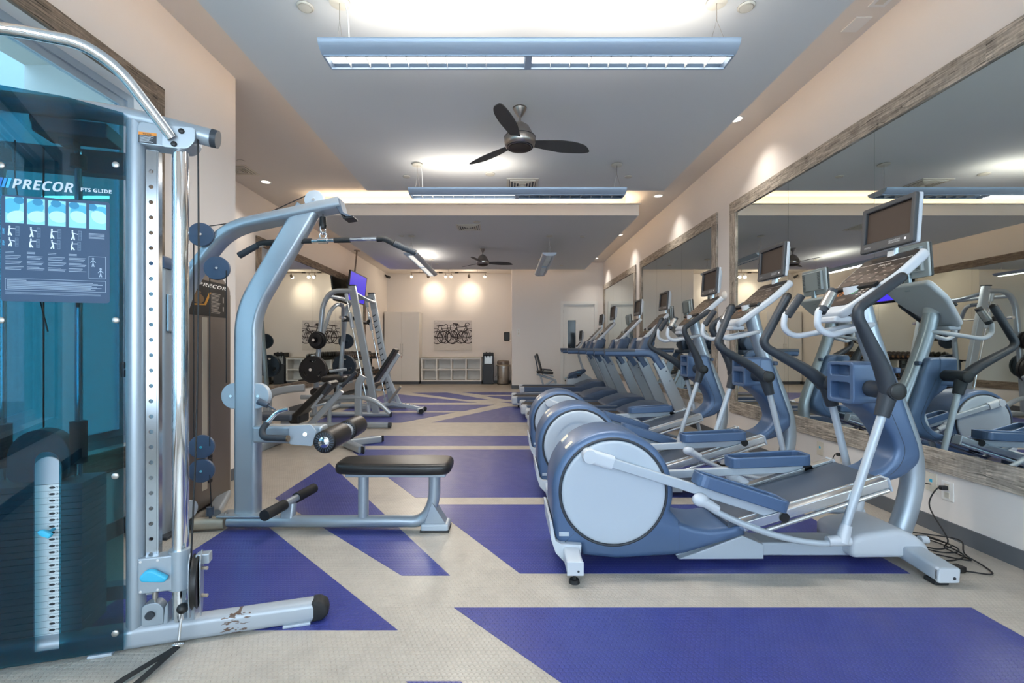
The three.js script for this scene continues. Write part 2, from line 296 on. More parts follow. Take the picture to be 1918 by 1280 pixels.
// windows: aluminium frame, sashes with glass, weathered boards around the left one
{
  const x0 = XL - 0.15, x1 = XL - 0.09, f = 0.05;
  const w = struct('window_1', [box(x0, x1, WY0, WY0 + f, WZ0, WZ1), box(x0, x1, WY1 - f, WY1, WZ0, WZ1), box(x0, x1, WY0 + f, WY1 - f, WZ0, WZ0 + f), box(x0, x1, WY0 + f, WY1 - f, WZ1 - f, WZ1), box(x0, x1, WY0 + f, WY1 - f, -0.75, -0.69)], M.aluminium, 'wide aluminium window with weathered board casing on the near left wall');
  for (const [a, b] of [[WZ0 + f, -0.75], [-0.69, WZ1 - f]]) {
    part('sash', [box(x0 + 0.01, x1 - 0.015, WY0 + f, WY0 + f + 0.045, a, b), box(x0 + 0.01, x1 - 0.015, WY1 - f - 0.045, WY1 - f, a, b), box(x0 + 0.01, x1 - 0.015, WY0 + f + 0.045, WY1 - f - 0.045, a, a + 0.05), box(x0 + 0.01, x1 - 0.015, WY0 + f + 0.045, WY1 - f - 0.045, b - 0.05, b)], M.aluminium, w);
    part('pane', box(x0 + 0.028, x0 + 0.033, WY0 + f + 0.04, WY1 - f - 0.04, a + 0.045, b - 0.045), M.tintedGlass, w);
  }
  part('latch', [rbox(x1 - 0.015, x1 - 0.002, 1.0, 1.1, WZ0 + f + 0.012, WZ0 + f + 0.038, 0.004), rbox(x1 - 0.002, x1 + 0.02, 1.045, 1.06, WZ0 + f - 0.03, WZ0 + f + 0.035, 0.004)], M.slate, w);
  const b = 0.135, d = 0.024;
  const bd = (x, z0, z1, y0, y1, g) => part('casing_board', metres(rbox(XL, XL + d, y0, y1, z0, z1, 0.003), g), M.woodBrown, w);
  bd(0, WZ0 - b, WZ1 + b, WY1, WY1 + b, 'z'); bd(0, WZ0 - b, WZ1 + b, WY0 - b, WY0, 'z'); bd(0, WZ0 - b, WZ0, WY0, WY1, 'y'); bd(0, WZ1, WZ1 + b, WY0, WY1, 'y');
  const w2 = struct('window_2', [box(BX0, BX1, BY0, BY0 + f, ZBACK + 0.08, ZBACK + 0.14), box(BX0, BX1, BY1 - f, BY1, ZBACK + 0.08, ZBACK + 0.14), ...[BX0, BX0 + 1.48, BX1 - 1.52, BX1 - f].map((x) => box(x, x + f, BY0 + f, BY1 - f, ZBACK + 0.08, ZBACK + 0.14))], M.aluminium, 'broad aluminium window in the wall behind the viewer');
  for (const [a, c] of [[BX0 + f, BX0 + 1.48], [BX0 + 1.53, BX1 - 1.52], [BX1 - 1.47, BX1 - f]]) part('pane', box(a, c, BY0 + f, BY1 - f, ZBACK + 0.108, ZBACK + 0.113), M.glass, w2);
}
// outside the left window: a pale rendered wall across a paved strip
struct('ground_outside', box(-16, XL - W, -0.25, -0.15, -7.3, 12), M.paving, 'paved ground outside the windows');
struct('wall_outside_with_sky_block', [box(-16, -4.25, -0.15, 4.82, -7.3, -7.0), box(-16, -4.25, 4.82, 8.5, -7.3, -6.97), box(-9.3, -9, -0.15, 5.5, -6.97, 9)], M.stucco, 'pale rendered wall seen through the left window, plus an added unseen wing that blocks sky light');  // last box: unseen side wing, added to keep sky light off the left window

// door in the far right wall
{
  const d = struct('door_1', slab(rect2(DX0, DX1, 0.008, DY), ZDOOR - 0.07, ZDOOR - 0.025, 0.002, [rect2(1.775, 2.006, 1.16, 1.99)]), M.whitePaint, 'pale door with a narrow dark glass panel');
  part('door_frame', [box(DX0 - 0.09, DX0 - 0.012, 0, DY + 0.1, ZDOOR + 0.001, ZDOOR + 0.022), box(DX1 + 0.012, DX1 + 0.09, 0, DY + 0.1, ZDOOR + 0.001, ZDOOR + 0.022), box(DX0 - 0.012, DX1 + 0.012, DY + 0.012, DY + 0.1, ZDOOR + 0.001, ZDOOR + 0.022), box(DX0 - 0.019, DX0 - 0.004, 0, DY + 0.019, ZDOOR - 0.14, ZDOOR + 0.001), box(DX1 + 0.004, DX1 + 0.019, 0, DY + 0.019, ZDOOR - 0.14, ZDOOR + 0.001), box(DX0 - 0.019, DX1 + 0.019, DY + 0.004, DY + 0.019, ZDOOR - 0.14, ZDOOR + 0.001)], M.whitePaint, d);
  part('door_glass', box(1.775, 2.006, 1.16, 1.99, ZDOOR - 0.05, ZDOOR - 0.044), M.doorGlass, d, 'narrow dark glass panel');
  part('glass_bead', [box(1.76, 1.775, 1.145, 2.005, ZDOOR - 0.03, ZDOOR - 0.018), box(2.006, 2.021, 1.145, 2.005, ZDOOR - 0.03, ZDOOR - 0.018), box(1.775, 2.006, 1.145, 1.16, ZDOOR - 0.03, ZDOOR - 0.018), box(1.775, 2.006, 1.99, 2.005, ZDOOR - 0.03, ZDOOR - 0.018)], M.whitePaint, d);
  part('door_handle', [rod(V(2.46, 1.02, ZDOOR - 0.025), V(2.46, 1.02, ZDOOR + 0.03), 0.012), rod(V(2.47, 1.02, ZDOOR + 0.03), V(2.35, 1.02, ZDOOR + 0.03), 0.01)], M.steel, d);
  part('hinge', [0.25, 1.2, 2.2].map((y) => rod(V(DX0 - 0.004, y, ZDOOR - 0.02), V(DX0 - 0.004, y + 0.1, ZDOOR - 0.02), 0.008)), M.steel, d);
}

// ---------- wall mirrors in weathered boards ----------
function wallMirror(side, z0, z1, joints, mat, label) {        // z0 the far end, z1 the near end (negative z)
  const x = side > 0 ? XR : XF, s = -side, y0 = 0.40, y1 = 2.985, b = 0.145, d = 0.026;
  const o = thing('wall_mirror', label, 'mirror', [x, y0, (z0 + z1) / 2]), cz = (z0 + z1) / 2, F = (xa, xb, ya, yb, za, zb) => rbox(Math.min(s * xa, s * xb), Math.max(s * xa, s * xb), ya - y0, yb - y0, za - cz, zb - cz, 0.003);
  part('frame_board', metres(F(0.001, d, y1 - b, y1, z0, z1), 'z'), mat, o); part('frame_board', metres(F(0.001, d, y0, y0 + b, z0, z1).translate(0, 0, 0.31).translate(0, 0, -0.31), 'z'), mat, o);
  part('frame_board', metres(F(0.001, d, y0 + b, y1 - b, z0, z0 + b), 'y'), mat, o); part('frame_board', metres(F(0.001, d, y0 + b, y1 - b, z1 - b, z1), 'y'), mat, o);
  const e = [z0 + b, ...joints, z1 - b];
  part('backing', box(Math.min(0, s * 0.003), Math.max(0, s * 0.003), b - 0.01, y1 - y0 - b + 0.01, e[0] - cz, e.at(-1) - cz), M.mirrorEdge, o);
  for (let i = 0; i < e.length - 1; i++) part('mirror_pane', box(Math.min(s * 0.004, s * 0.009), Math.max(s * 0.004, s * 0.009), b + 0.0, y1 - y0 - b, e[i] - cz + 0.0015, e[i + 1] - cz - 0.0015), M.mirror, o);
}
wallMirror(1, -5.656, 0.4, [-4.5, -3.446, -2.39, -1.335], M.woodGrey, 'largest wall mirror, behind the nearest elliptical trainers on the right wall');
wallMirror(1, -9.49, -6.01, [-8.45, -7.24], M.woodGrey, 'middle wall mirror of the right wall, behind the treadmills');
wallMirror(1, -13.05, -9.8, [-11.9, -11.0], M.woodGrey, 'farthest wall mirror of the right wall, next to the door corner');
wallMirror(-1, -12.85, -7.24, [-11.7, -10.6, -9.35], M.woodBrown, 'wall mirror on the far left wall behind the barbell machine');

// ---------- ceiling fittings ----------
function pendantShape(half) {                                  // shallow boat section, flat on top, louvred opening below
  const n = 10, arc = (a0, a1) => [...Array(n + 1)].map((_, i) => { const t = a0 + (a1 - a0) * i / n; return [0.135 * Math.cos(t), -0.068 * Math.sin(t)]; });
  const out = arc(0, R(60)), inn = out.map(([a, b]) => [a * 0.95, b * 0.93]);
  return { out, inn };
}
function pendant(label, pos, turn, lit, up) {                  // lit and up: which halves glow downward and upward
  const L = 2.44, o = thing('pendant_light', label, 'light', pos, turn), { out, inn } = pendantShape();
  const side = (s) => slab([...out.map(([a, b]) => [a * s, b]), ...inn.slice().reverse().map(([a, b]) => [a * s, b])], -L / 2 + 0.01, L / 2 - 0.01, 0).rotateY(Math.PI / 2);
  part('body', [side(1), side(-1), box(-L / 2 + 0.01, L / 2 - 0.01, -0.012, -0.004, -0.125, 0.125)], M.pendantBody, o);
  const cap = [...out.map(([a, b]) => [a, b]), ...out.slice().reverse().map(([a, b]) => [-a, b])];
  for (const q of [L / 2 - 0.011, -L / 2 - 0.001]) part('end_cap', slab(cap, 0, 0.012, 0.002).rotateY(Math.PI / 2).translate(q, 0, 0), M.pendantBody, o);
  part('opening_frame', [box(-L / 2 + 0.01, L / 2 - 0.01, -0.065, -0.056, 0.058, 0.068), box(-L / 2 + 0.01, L / 2 - 0.01, -0.065, -0.056, -0.068, -0.058), box(-0.02, 0.02, -0.065, -0.045, -0.058, 0.058)], M.pendantBody, o);
  for (const [k, s] of [[0, -1], [1, 1]]) {
    part('lamp_tray', box(s * 0.025, s * (L / 2 - 0.02), -0.03, -0.014, -0.06, 0.06), lit[k] ? M.lampLit : M.whitePaint, o);
    for (let i = 1; i < 10; i++) part('louvre_blade', box(s * (0.02 + i * 0.1185) - 0.001, s * (0.02 + i * 0.1185) + 0.001, -0.063, -0.034, -0.057, 0.057), M.whitePaint, o);
    if (lit[k]) area(o, 1.14, 0.1, LAMP, POWER.pendantDown, V(s * 0.61, -0.069, 0), -1);
    if (up[k]) { part('uplight_tray', box(s * 0.05, s * (L / 2 - 0.08), -0.003, 0.004, -0.08, 0.08), M.lampLit, o); area(o, 1.05, 0.16, LAMP, POWER.pendantUp, V(s * 0.6, 0.012, 0), 1); }
  }
  const drop = SLAB - pos[1];
  for (const s of [-1, 1]) {
    const x = s * (L / 2 - 0.08);
    part('canopy', latheTo([[0, 0], [0.06, 0], [0.062, 0.012], [0, 0.02]], V(x, drop - 0.0205, 0), V(0, 1, 0), 24), M.offWhite, o);
    part('hanger', [rod(V(x, drop - 0.02, 0), V(x, drop - 0.12, 0), 0.0025, 0.0025, 6), rod(V(x, drop - 0.12, 0), V(x + 0.04, 0, 0.05), 0.0015, 0.0015, 6), rod(V(x, drop - 0.12, 0), V(x - 0.04, 0, -0.05), 0.0015, 0.0015, 6)], M.nickel, o);
  }
  const x = -(L / 2 - 0.11); part('power_cord', cable([V(x, drop - 0.01, 0), V(x + 0.02, drop - 0.1, 0), V(x + 0.03, 0.0, 0)], 0.004, 12), M.whitePaint, o);
}
pendant('suspended linear light nearest the viewer, across the top of the picture, fully lit', [0.13, 2.985, -2.75], 0, [1, 1], [1, 1]);
pendant('suspended linear light hanging across beyond the nearer ceiling fan, only its left half lit', [0.12, 2.985, -5.2], 0, [1, 0], [1, 0]);
pendant('lit suspended linear light running lengthwise on the left of the farther ceiling panel', [-1.79, 2.965, -9.68], Math.PI / 2, [1, 1], [0, 1]);
pendant('unlit suspended linear light running lengthwise on the right of the farther ceiling panel', [0.8, 2.965, -9.68], Math.PI / 2, [0, 0], [0, 0]);

function ceilingFan(label, x, z, turn) {
  const o = thing('ceiling_fan', label, 'fan', [x, SLAB, z], turn);
  part('canopy', latheTo([[0, 0], [0.062, 0], [0.058, -0.012], [0.022, -0.075], [0, -0.078]].reverse(), V(0, 0, 0), V(0, 1, 0)), M.nickel, o);
  part('down_rod', rod(V(0, -0.07, 0), V(0, -0.14, 0), 0.011), M.nickel, o);
  const m = part('motor', lathe([[0, -0.355], [0.085, -0.355], [0.128, -0.335], [0.138, -0.3], [0.138, -0.262], [0.125, -0.25], [0.118, -0.235], [0.08, -0.165], [0.03, -0.128], [0, -0.126]]), M.nickel, o);
  part('seam', [new THREE.TorusGeometry(0.1385, 0.002, 6, 48).rotateX(Math.PI / 2).translate(0, -0.262, 0), new THREE.TorusGeometry(0.112, 0.004, 6, 48).rotateX(Math.PI / 2).translate(0, -0.345, 0)], M.black, m);
  part('light_lens', lathe([[0, -0.375], [0.06, -0.37], [0.095, -0.356], [0.1, -0.35], [0, -0.35]]), M.screenGlass, m, 'round dark lens');
  for (let k = 0; k < 3; k++) {
    const pts = [[0.1, -0.035], [0.2, -0.06], [0.36, -0.082], [0.5, -0.08], [0.6, -0.05], [0.665, 0.02], [0.6, 0.052], [0.4, 0.072], [0.2, 0.05], [0.1, 0.03]];
    const g = slab(new THREE.CatmullRomCurve3(pts.map(([a, b]) => V(a, b, 0)), true, 'catmullrom', 0.4).getPoints(48).slice(0, -1).map((p) => new THREE.Vector2(p.x, p.y)), -0.004, 0.004, 0.002);
    part('blade', g.rotateX(-Math.PI / 2 - R(14)).translate(0, -0.3, 0).rotateY(R(120 * k)), M.blade, o);
  }
}
ceilingFan('nearer three-blade ceiling fan with brushed metal motor', 0.115, -3.99, R(14));
ceilingFan('farther three-blade ceiling fan over the far half of the room', -0.51, -9.67, R(14));

function airVent(label, x, y, z, s) {
  const o = thing('air_vent', label, 'vent', [x, y, z]), sq = (a, t, h) => slab(rect2(-a, a, -a, a), 0, h, 0, [rect2(-a + t, a - t, -a + t, a - t)]).rotateX(Math.PI / 2);
  part('flange', sq(s / 2, 0.03, 0.008), M.offWhite, o); part('duct', box(-s / 2 + 0.03, s / 2 - 0.03, -0.004, -0.001, -s / 2 + 0.03, s / 2 - 0.03), M.charcoal, o);
  for (let i = 0; i < 4; i++) part('louvre', sq(s / 2 - 0.04 - i * 0.037, 0.018, 0.012).translate(0, -0.006, 0), M.offWhite, o);
  part('damper', rbox(-0.02, 0.02, -0.015, -0.004, -0.02, 0.02, 0.002), M.offWhite, o);
}
airVent('square ceiling vent just before the second suspended light', 0.2, SLAB, -6.4 + 0.55, 0.4);
airVent('square ceiling vent near the front edge of the farther ceiling panel', -0.66, SLAB, -7.95, 0.42);
airVent('wall-side ceiling vent left, above the lat machine arm', -3.7, TOP, -6.3, 0.36);

const discs = [['round cover plate left of the nearest suspended light', -1.24, -2.8, 0.05], ['round cover plate right of the nearest suspended light', 1.475, -2.8, 0.05], ['round smoke detector beside the square vent in the nearer panel', -0.2, -5.5, 0.06], ['small round sprinkler cover by the left hanger of the second light', -1.23, -5.58, 0.045], ['small round sprinkler cover by the right hanger of the second light', 1.49, -5.58, 0.045], ['round smoke detector behind the vent of the farther panel', -0.5, -7.6, 0.06], ['small round cover plate in the farther panel near the left lengthwise light', -1.98, -8.55, 0.045], ['small round cover plate in the farther panel right of the unlit light', 1.43, -8.6, 0.045], ['small round cover plate near the back edge of the farther panel', 1.4, -11.65, 0.045], ['small round detector beyond the far end of the left lengthwise light', -1.75, -11.4, 0.045]];
for (const [label, x, z, r] of discs) { const o = thing('ceiling_cover', label, 'cover plate', [x, SLAB, z]); part('plate', lathe([[0, -0.012], [r * 0.86, -0.012], [r, -0.006], [r, 0], [0, 0]], 28), M.offWhite, o); part('rim', new THREE.TorusGeometry(r * 0.8, 0.0016, 6, 28).rotateX(Math.PI / 2).translate(0, -0.0122, 0), M.bronzePale, o); }

function downlight(label, x, z) {
  const o = thing('downlight', label, 'light', [x, TOP, z]);
  part('trim', lathe([[0.062, 0], [0.062, -0.004], [0.082, -0.006], [0.085, 0]], 36), M.whitePaint, o);
  part('lamp', lathe([[0, -0.003], [0.06, -0.003], [0.06, 0], [0, 0]], 30), M.downLit, o);
  const l = new THREE.SpotLight(LAMP, POWER.down, 0, R(52), 1, 2); l.position.set(0, -0.012, 0); l.target.position.set(0, -2, 0); o.add(l, l.target); l.castShadow = true; l.shadow.radius = 3;
}
downlight('recessed downlight nearest on the right ceiling border', 2.47, -4.9);
downlight('second recessed downlight from the viewer on the right ceiling border', 2.46, -7.38);
downlight('third recessed downlight from the viewer on the right ceiling border', 2.47, -9.93);
downlight('last recessed downlight on the right ceiling border by the door', 2.46, -12.55);
downlight('recessed downlight on the left ceiling border above the lat bar', -3.58, -6.76);
{ const o = thing('ceiling_speaker_clip', 'thin curved clip on the left ceiling border near the wall corner', 'clip', [-3.5, TOP, -6.0]); part('clip', new THREE.TorusGeometry(0.05, 0.003, 6, 24, Math.PI).rotateX(Math.PI / 2).translate(0, -0.003, 0), M.nickel, o); }
for (const [label, x, z] of [['blank plate on the right ceiling border above the large mirror', 2.66, -3.46], ['socket plate on the right ceiling border at the top of the picture', 2.66, -3.2]]) {
  const o = thing('ceiling_plate', label, 'plate', [x, TOP, z]); part('plate', rbox(-0.06, 0.06, -0.007, 0, -0.08, 0.08, 0.002), M.whitePaint, o);
  if (label.startsWith('socket')) part('socket', [[-0.03], [0.03]].map(([q]) => rbox(-0.03, 0.03, -0.0085, -0.006, q - 0.022, q + 0.022, 0.002)), M.offWhite, o);
}

// track lighting by the far wall
{
  const z = -14.35, y = 3.56, x0 = -3.03, x1 = -0.63, o = thing('track_rail', 'dark track rail hung below the ceiling by the far wall', 'track', [(x0 + x1) / 2, y, z]), w = x1 - x0;
  part('rail', rbox(-w / 2, w / 2, -0.012, 0.012, -0.012, 0.012, 0.002), M.bronze, o);
  part('joiner', [[-0.25], [0.25]].map(([q]) => rbox(q - 0.06, q + 0.06, -0.02, 0.02, -0.02, 0.02, 0.003)), M.black, o);
  part('stem', [-1, 0, 1].map((q) => rod(V(q * 0.9, 0.01, 0), V(q * 0.9, TOP - y, 0), 0.006, 0.006, 8)), M.bronze, o);
  const names = ['leftmost track spotlight, turned toward the room', 'second track spotlight from the left, turned to the far wall', 'third track spotlight from the left, in the middle pair', 'fourth track spotlight from the left, in the middle pair', 'fifth track spotlight from the left, turned to the far wall', 'rightmost track spotlight, turned toward the room'];
  [[-3.0, 0], [-2.48, 1], [-1.92, 0], [-1.75, 0], [-1.19, 1], [-0.68, 0]].forEach(([x, wallward], i) => {
    const h = thing('track_spotlight', names[i], 'light', [x, y - 0.012, z], 0, 'spotlights on the track by the far wall');
    const dir = wallward ? V(0.05 * (i < 3 ? 1 : -1), -0.55, -1).normalize() : V(0.12 * (i < 3 ? 1 : -1), -0.75, 1).normalize(), c = V(0, -0.1, 0);
    part('arm', rod(V(0, 0, 0), V(0, -0.09, 0), 0.008, 0.008, 10), M.bronze, h);
    part('head', latheTo([[0, -0.05], [0.03, -0.05], [0.042, -0.02], [0.045, 0.045], [0.041, 0.045], [0.038, 0.0], [0, 0.0]], c, dir, 24), M.bronze, h);
    part('bulb', latheTo([[0, 0.038], [0.03, 0.034], [0.036, 0.012], [0, 0.005]], c, dir, 20), M.trackLit, h);
    const l = new THREE.SpotLight(SPOT, wallward ? POWER.track : POWER.track * 0.5, 0, R(33), 1, 2); l.position.copy(c.clone().addScaledVector(dir, 0.055)); l.target.position.copy(c.clone().addScaledVector(dir, 2)); h.add(l, l.target); l.castShadow = true; l.shadow.radius = 2;
    const spill = new THREE.PointLight(SPOT, POWER.spill, 0, 2); spill.position.copy(c.clone().addScaledVector(dir, 0.06)); spill.castShadow = true; spill.shadow.radius = 2; h.add(spill);
  });
}

// ---------- shared pieces of the cardio machines ----------
// console print: dark face with keys, readouts and the two coloured keys
const consoleFace = canvas(512, 512, (c, w, h) => {
  c.fillStyle = '#3b332e'; c.fillRect(0, 0, w, h);
  c.fillStyle = '#2b2624'; c.fillRect(0, 0, w, 74);
  c.strokeStyle = '#d8d4cf'; c.lineWidth = 4; c.beginPath(); c.moveTo(0, 82); c.lineTo(w, 74); c.stroke();
  c.fillStyle = '#cfc8c0'; c.font = 'bold 26px sans-serif'; c.fillText('PRECOR', 250, 122);
  c.fillStyle = '#5b5049'; for (const [x, y, a, b] of [[60, 170, 120, 60], [200, 190, 120, 90], [340, 150, 110, 60], [60, 250, 110, 60], [350, 240, 100, 60]]) c.fillRect(x, y, a, b);
  c.fillStyle = '#b9b0a6'; for (let i = 0; i < 26; i++) c.fillRect(40 + (i * 67) % 420, 140 + Math.floor(i / 7) * 46, 26, 5);
  c.fillStyle = '#15151a'; c.fillRect(40, 320, 150, 26); c.fillRect(300, 312, 170, 26);
  c.lineWidth = 7; c.strokeStyle = '#d8843a'; c.beginPath(); c.arc(180, 385, 20, 0, 7); c.stroke(); c.strokeStyle = '#3fae6e'; c.beginPath(); c.arc(300, 378, 20, 0, 7); c.stroke();
  c.fillStyle = '#c9c2ba'; for (let i = 0; i < 18; i++) c.fillRect(60 + (i % 6) * 18, 375 + Math.floor(i / 6) * 22, 8, 5);
  for (let i = 0; i < 9; i++) c.fillRect(350 + (i % 3) * 38, 365 + Math.floor(i / 3) * 24, 24, 8);
  c.fillStyle = '#6b5d52'; c.fillRect(220, 440, 70, 26);
});
std('consolePrint', 0xffffff, 0.35, { map: consoleFace });
const screenKeys = canvas(512, 64, (c, w, h) => {
  c.fillStyle = '#3b3d41'; c.fillRect(0, 0, w, h); c.strokeStyle = '#c9ccd0'; c.lineWidth = 2;
  for (let i = 0; i < 4; i++) { c.beginPath(); c.arc(34 + i * 18, 34, 7, 0, 7); c.stroke(); }
  for (let i = 0; i < 12; i++) c.strokeRect(300 + (i % 6) * 20, 16 + Math.floor(i / 6) * 18, 13, 10);
  c.fillStyle = '#e8e8ea'; c.fillRect(455, 20, 22, 22);
});
std('screenKeysPrint', 0xffffff, 0.4, { map: screenKeys });
const flatUV = (g, ax, ay, x0, x1, y0, y1) => { g = G(g); const p = g.attributes.position, uv = g.attributes.uv; for (let i = 0; i < p.count; i++) uv.setXY(i, (p.getComponent(i, ax) - x0) / (x1 - x0), (p.getComponent(i, ay) - y0) / (y1 - y0)); return g; };

// television on a machine: faces -x, centre of the glass at (0, 0, 0); width along z
function machineScreen(o, x, y, z, tilt = R(-4)) {
  const s = new THREE.Group(), w = 0.37, h = 0.275; s.name = 'screen'; s.position.set(x, y, z); s.rotation.z = tilt; o.add(s);
  part('bezel', slab(rect2(-w / 2, w / 2, -h / 2, h / 2, 0.014), -0.022, 0.0, 0.007, [rect2(-w / 2 + 0.03, w / 2 - 0.03, -h / 2 + 0.058, h / 2 - 0.03)]).rotateY(-Math.PI / 2).translate(-0.022, 0, 0), M.bezel, s);
  part('display_glass', box(-0.004, 0.002, -h / 2 + 0.056, h / 2 - 0.028, -w / 2 + 0.028, w / 2 - 0.028), M.screenGlass, s);
  part('key_strip', flatUV(box(-0.0228, -0.0215, -h / 2 + 0.012, -h / 2 + 0.05, -w / 2 + 0.02, w / 2 - 0.02), 2, 1, -w / 2 + 0.02, w / 2 - 0.02, -h / 2 + 0.012, -h / 2 + 0.05), M.screenKeysPrint, s);
  part('back_shell', slab(rect2(-w / 2, w / 2, -h / 2, h / 2, 0.014), 0, 0.022, 0.006).rotateY(Math.PI / 2).translate(0.0, 0, 0), M.whitePlastic, s);
  part('rear_box', rbox(0.018, 0.05, -0.09, 0.11, -0.15, 0.15, 0.008), M.whitePlastic, s);
  part('vent_slots', [...Array(18)].flatMap((_, i) => [rbox(0.046, 0.0515, -0.08 + i * 0.0103, -0.0755 + i * 0.0103, 0.1, 0.14, 0.001), rbox(0.046, 0.0515, -0.08 + i * 0.0103, -0.0755 + i * 0.0103, -0.14, -0.1, 0.001)]), M.slate, s).userData.kind = 'stuff';
  part('neck', [rbox(0.014, 0.045, -0.24, -0.05, -0.028, 0.028, 0.01)], M.aluminium, s);
  return s;
}
// tilted console in a white tray: lower edge (x0, y0), upper edge (x1, y1)
function machineConsole(o, x0, y0, x1, y1, w0, w1) {
  const L = Math.hypot(x1 - x0, y1 - y0), a = Math.atan2(y1 - y0, x1 - x0), s = new THREE.Group(); s.name = 'console'; s.position.set(x0, y0, 0); s.rotation.z = a; o.add(s);
  const out = [[0, w0 * 0.8], [0.05, w0], [L * 0.6, w1], [L, w1], [L, -w1], [L * 0.6, -w1], [0.05, -w0], [0, -w0 * 0.8]];
  part('tray', slab(out, -0.055, -0.004, 0.016, [], 0.05).rotateX(-Math.PI / 2), M.whitePlastic, s);
  const inn = [[0.06, w0 * 0.82], [L * 0.6, w1 - 0.028], [L - 0.015, w1 - 0.028], [L - 0.015, -w1 + 0.028], [L * 0.6, -w1 + 0.028], [0.06, -w0 * 0.82]];
  let f = slab(inn, -0.006, 0.001, 0.0015, [], 0.03).rotateX(-Math.PI / 2); const p = G(f).attributes;
  f = G(f); for (let i = 0; i < p.position.count; i++) f.attributes.uv.setXY(i, 0.5 + f.attributes.position.getZ(i) / (2 * w1), (f.attributes.position.getX(i) - 0.06) / (L - 0.075));
  part('face', f, M.consolePrint, s);
  for (const k of [-1, 1]) part('ledge', rb(0.03, 0.02, w1 * 0.7, 0.004, L * 0.4, 0.008, k * w1 * 0.45), M.black, s);
  return s;
}

// ---------- elliptical trainers ----------
const ZE = 2.63;
const q7 = (cx, cy, Z) => { const p = P(1400 + cx / 2.56, 640 + cy / 2.56, Z); return [p.x, p.y]; };
function elliptical(label, z, nearForward) {
  const o = thing('elliptical_trainer', label, 'exercise machine', [0, 0, z], 0, 'elliptical trainers along the right wall');
  // drum housing running into the tail of the base
  const cx = 0.576, cy = 0.4175, body = [...ring2(cx, cy, 0.33, 34, -18, 188), ...[[0.248, 0.3], [0.255, 0.2], [0.275, 0.145], [0.4, 0.128], [0.415, 0.07], [0.6, 0.052], [0.907, 0.07], [0.963, 0.078], [1.3, 0.18], [1.28, 0.25], [1.2, 0.222], [1.1, 0.212], [1.02, 0.22], [0.95, 0.245]].map((p) => new THREE.Vector2(...p))];
  const hs = part('drum_housing', slab(body, -0.172, 0.172, 0.03), M.blue, o);
  part('housing_seam', [box(0.93, 0.932, 0.085, 0.25, -0.1722, 0.1722), rb(0.11, 0.0015, 0.345, 0.0005, 0.33, 0.16, 0, 0, 0, R(45))], M.slate, hs);
  for (const s of [-1, 1]) {
    part('drum_groove', new THREE.TorusGeometry(0.288, 0.008, 8, 64).translate(cx, cy, s * 0.171), M.charcoal, o);
    part('drum_cover', latheTo([[0.2795, -0.012], [0.28, 0.004], [0.274, 0.011], [0.262, 0.014], [0.2, 0.015], [0.193, 0.007], [0.1, 0.006], [0, 0.006]], V(cx, cy, s * 0.172), V(0, 0, s), 64), M.disc, o);
    part('badge', rb(0.055, 0.022, 0.004, 0.006, 0.31, 0.19, s * 0.172), M.aluminium, o);
  }
  for (const q of [0.09, -0.09]) part('top_badge', [rb(0.006, 0.055, 0.05, 0.004, cx + 0.3305 * Math.cos(R(134)), cy + 0.3305 * Math.sin(R(134)), q, 0, 0, R(-46))], M.offWhite, o);
  // rear cross foot
  const fin = slab([[0.23, 0.27], [0.243, 0.268], [0.262, 0.165], [0.29, 0.148], [0.4, 0.144], [0.394, 0.06], [0.31, 0.05], [0.262, 0.1], [0.238, 0.17]], -0.2, 0.2, 0.002);
  part('rear_foot', [fin, sweep([V(0.345, 0.088, -0.345), V(0.345, 0.098, -0.2), V(0.345, 0.098, 0.2), V(0.345, 0.088, 0.345)], oval(0.07, 0.085, 0.015))], M.whitePlastic, o);
  for (const s of [-1, 1]) {
    part('end_cap', rb(0.084, 0.07, 0.006, 0.003, 0.345, 0.088, s * 0.347), M.whitePlastic, o);
    part('cap_hole', rod(V(0.36, 0.075, s * 0.3475), V(0.36, 0.075, s * 0.3512), 0.006), M.charcoal, o);
    part('leveller', [rod(V(0.345, 0, s * 0.31), V(0.345, 0.018, s * 0.31), 0.028, 0.024), rod(V(0.345, 0.018, s * 0.31), V(0.345, 0.06, s * 0.31), 0.008)], M.rubber, o);
  }
  // base beam, front hump and front cross foot
  part('base_beam', [rbox(0.95, 1.98, 0.028, 0.102, -0.075, 0.075, 0.01), slab([[0.95, 0.03], [1.42, 0.03], [1.42, 0.11], [1.3, 0.16], [1.1, 0.085]], -0.12, 0.12, 0.006)], M.pale, o);
  part('front_cover', slab([[1.885, 0.045], [1.885, 0.15], [1.94, 0.178], [2.15, 0.208], [2.24, 0.17], [2.305, 0.115], [2.325, 0.05]], -0.155, 0.155, 0.03, [], 0.03), M.whitePlastic, o);
  part('front_foot', sweep([V(2.212, 0.058, -0.355), V(2.212, 0.078, -0.15), V(2.212, 0.078, 0.15), V(2.212, 0.058, 0.355)], oval(0.08, 0.11, 0.016)), M.pale, o);
  for (const s of [-1, 1]) { part('end_cap', rb(0.11, 0.08, 0.03, 0.012, 2.212, 0.058, s * 0.345), M.whitePlastic, o); part('cap_hole', rod(V(2.235, 0.045, s * 0.359), V(2.235, 0.045, s * 0.3615), 0.008), M.charcoal, o); part('glide', rb(0.07, 0.02, 0.07, 0.006, 2.19, 0.012, s * 0.31), M.rubber, o); }
  part('socket', [rod(V(2.36, 0.1, 0.03), V(2.4, 0.1, 0.03), 0.022)], M.whitePlastic, o);
  // mast
  const mast = curve([V(2.27, 0.14, 0), V(2.315, 0.28, 0), V(2.345, 0.45, 0), V(2.335, 0.6, 0), V(2.275, 0.79, 0), V(2.16, 1.07, 0), V(2.075, 1.32, 0), V(2.03, 1.5, 0)], 40);
  part('mast', sweep(mast, circ(0.056, 20)), M.silver, o);
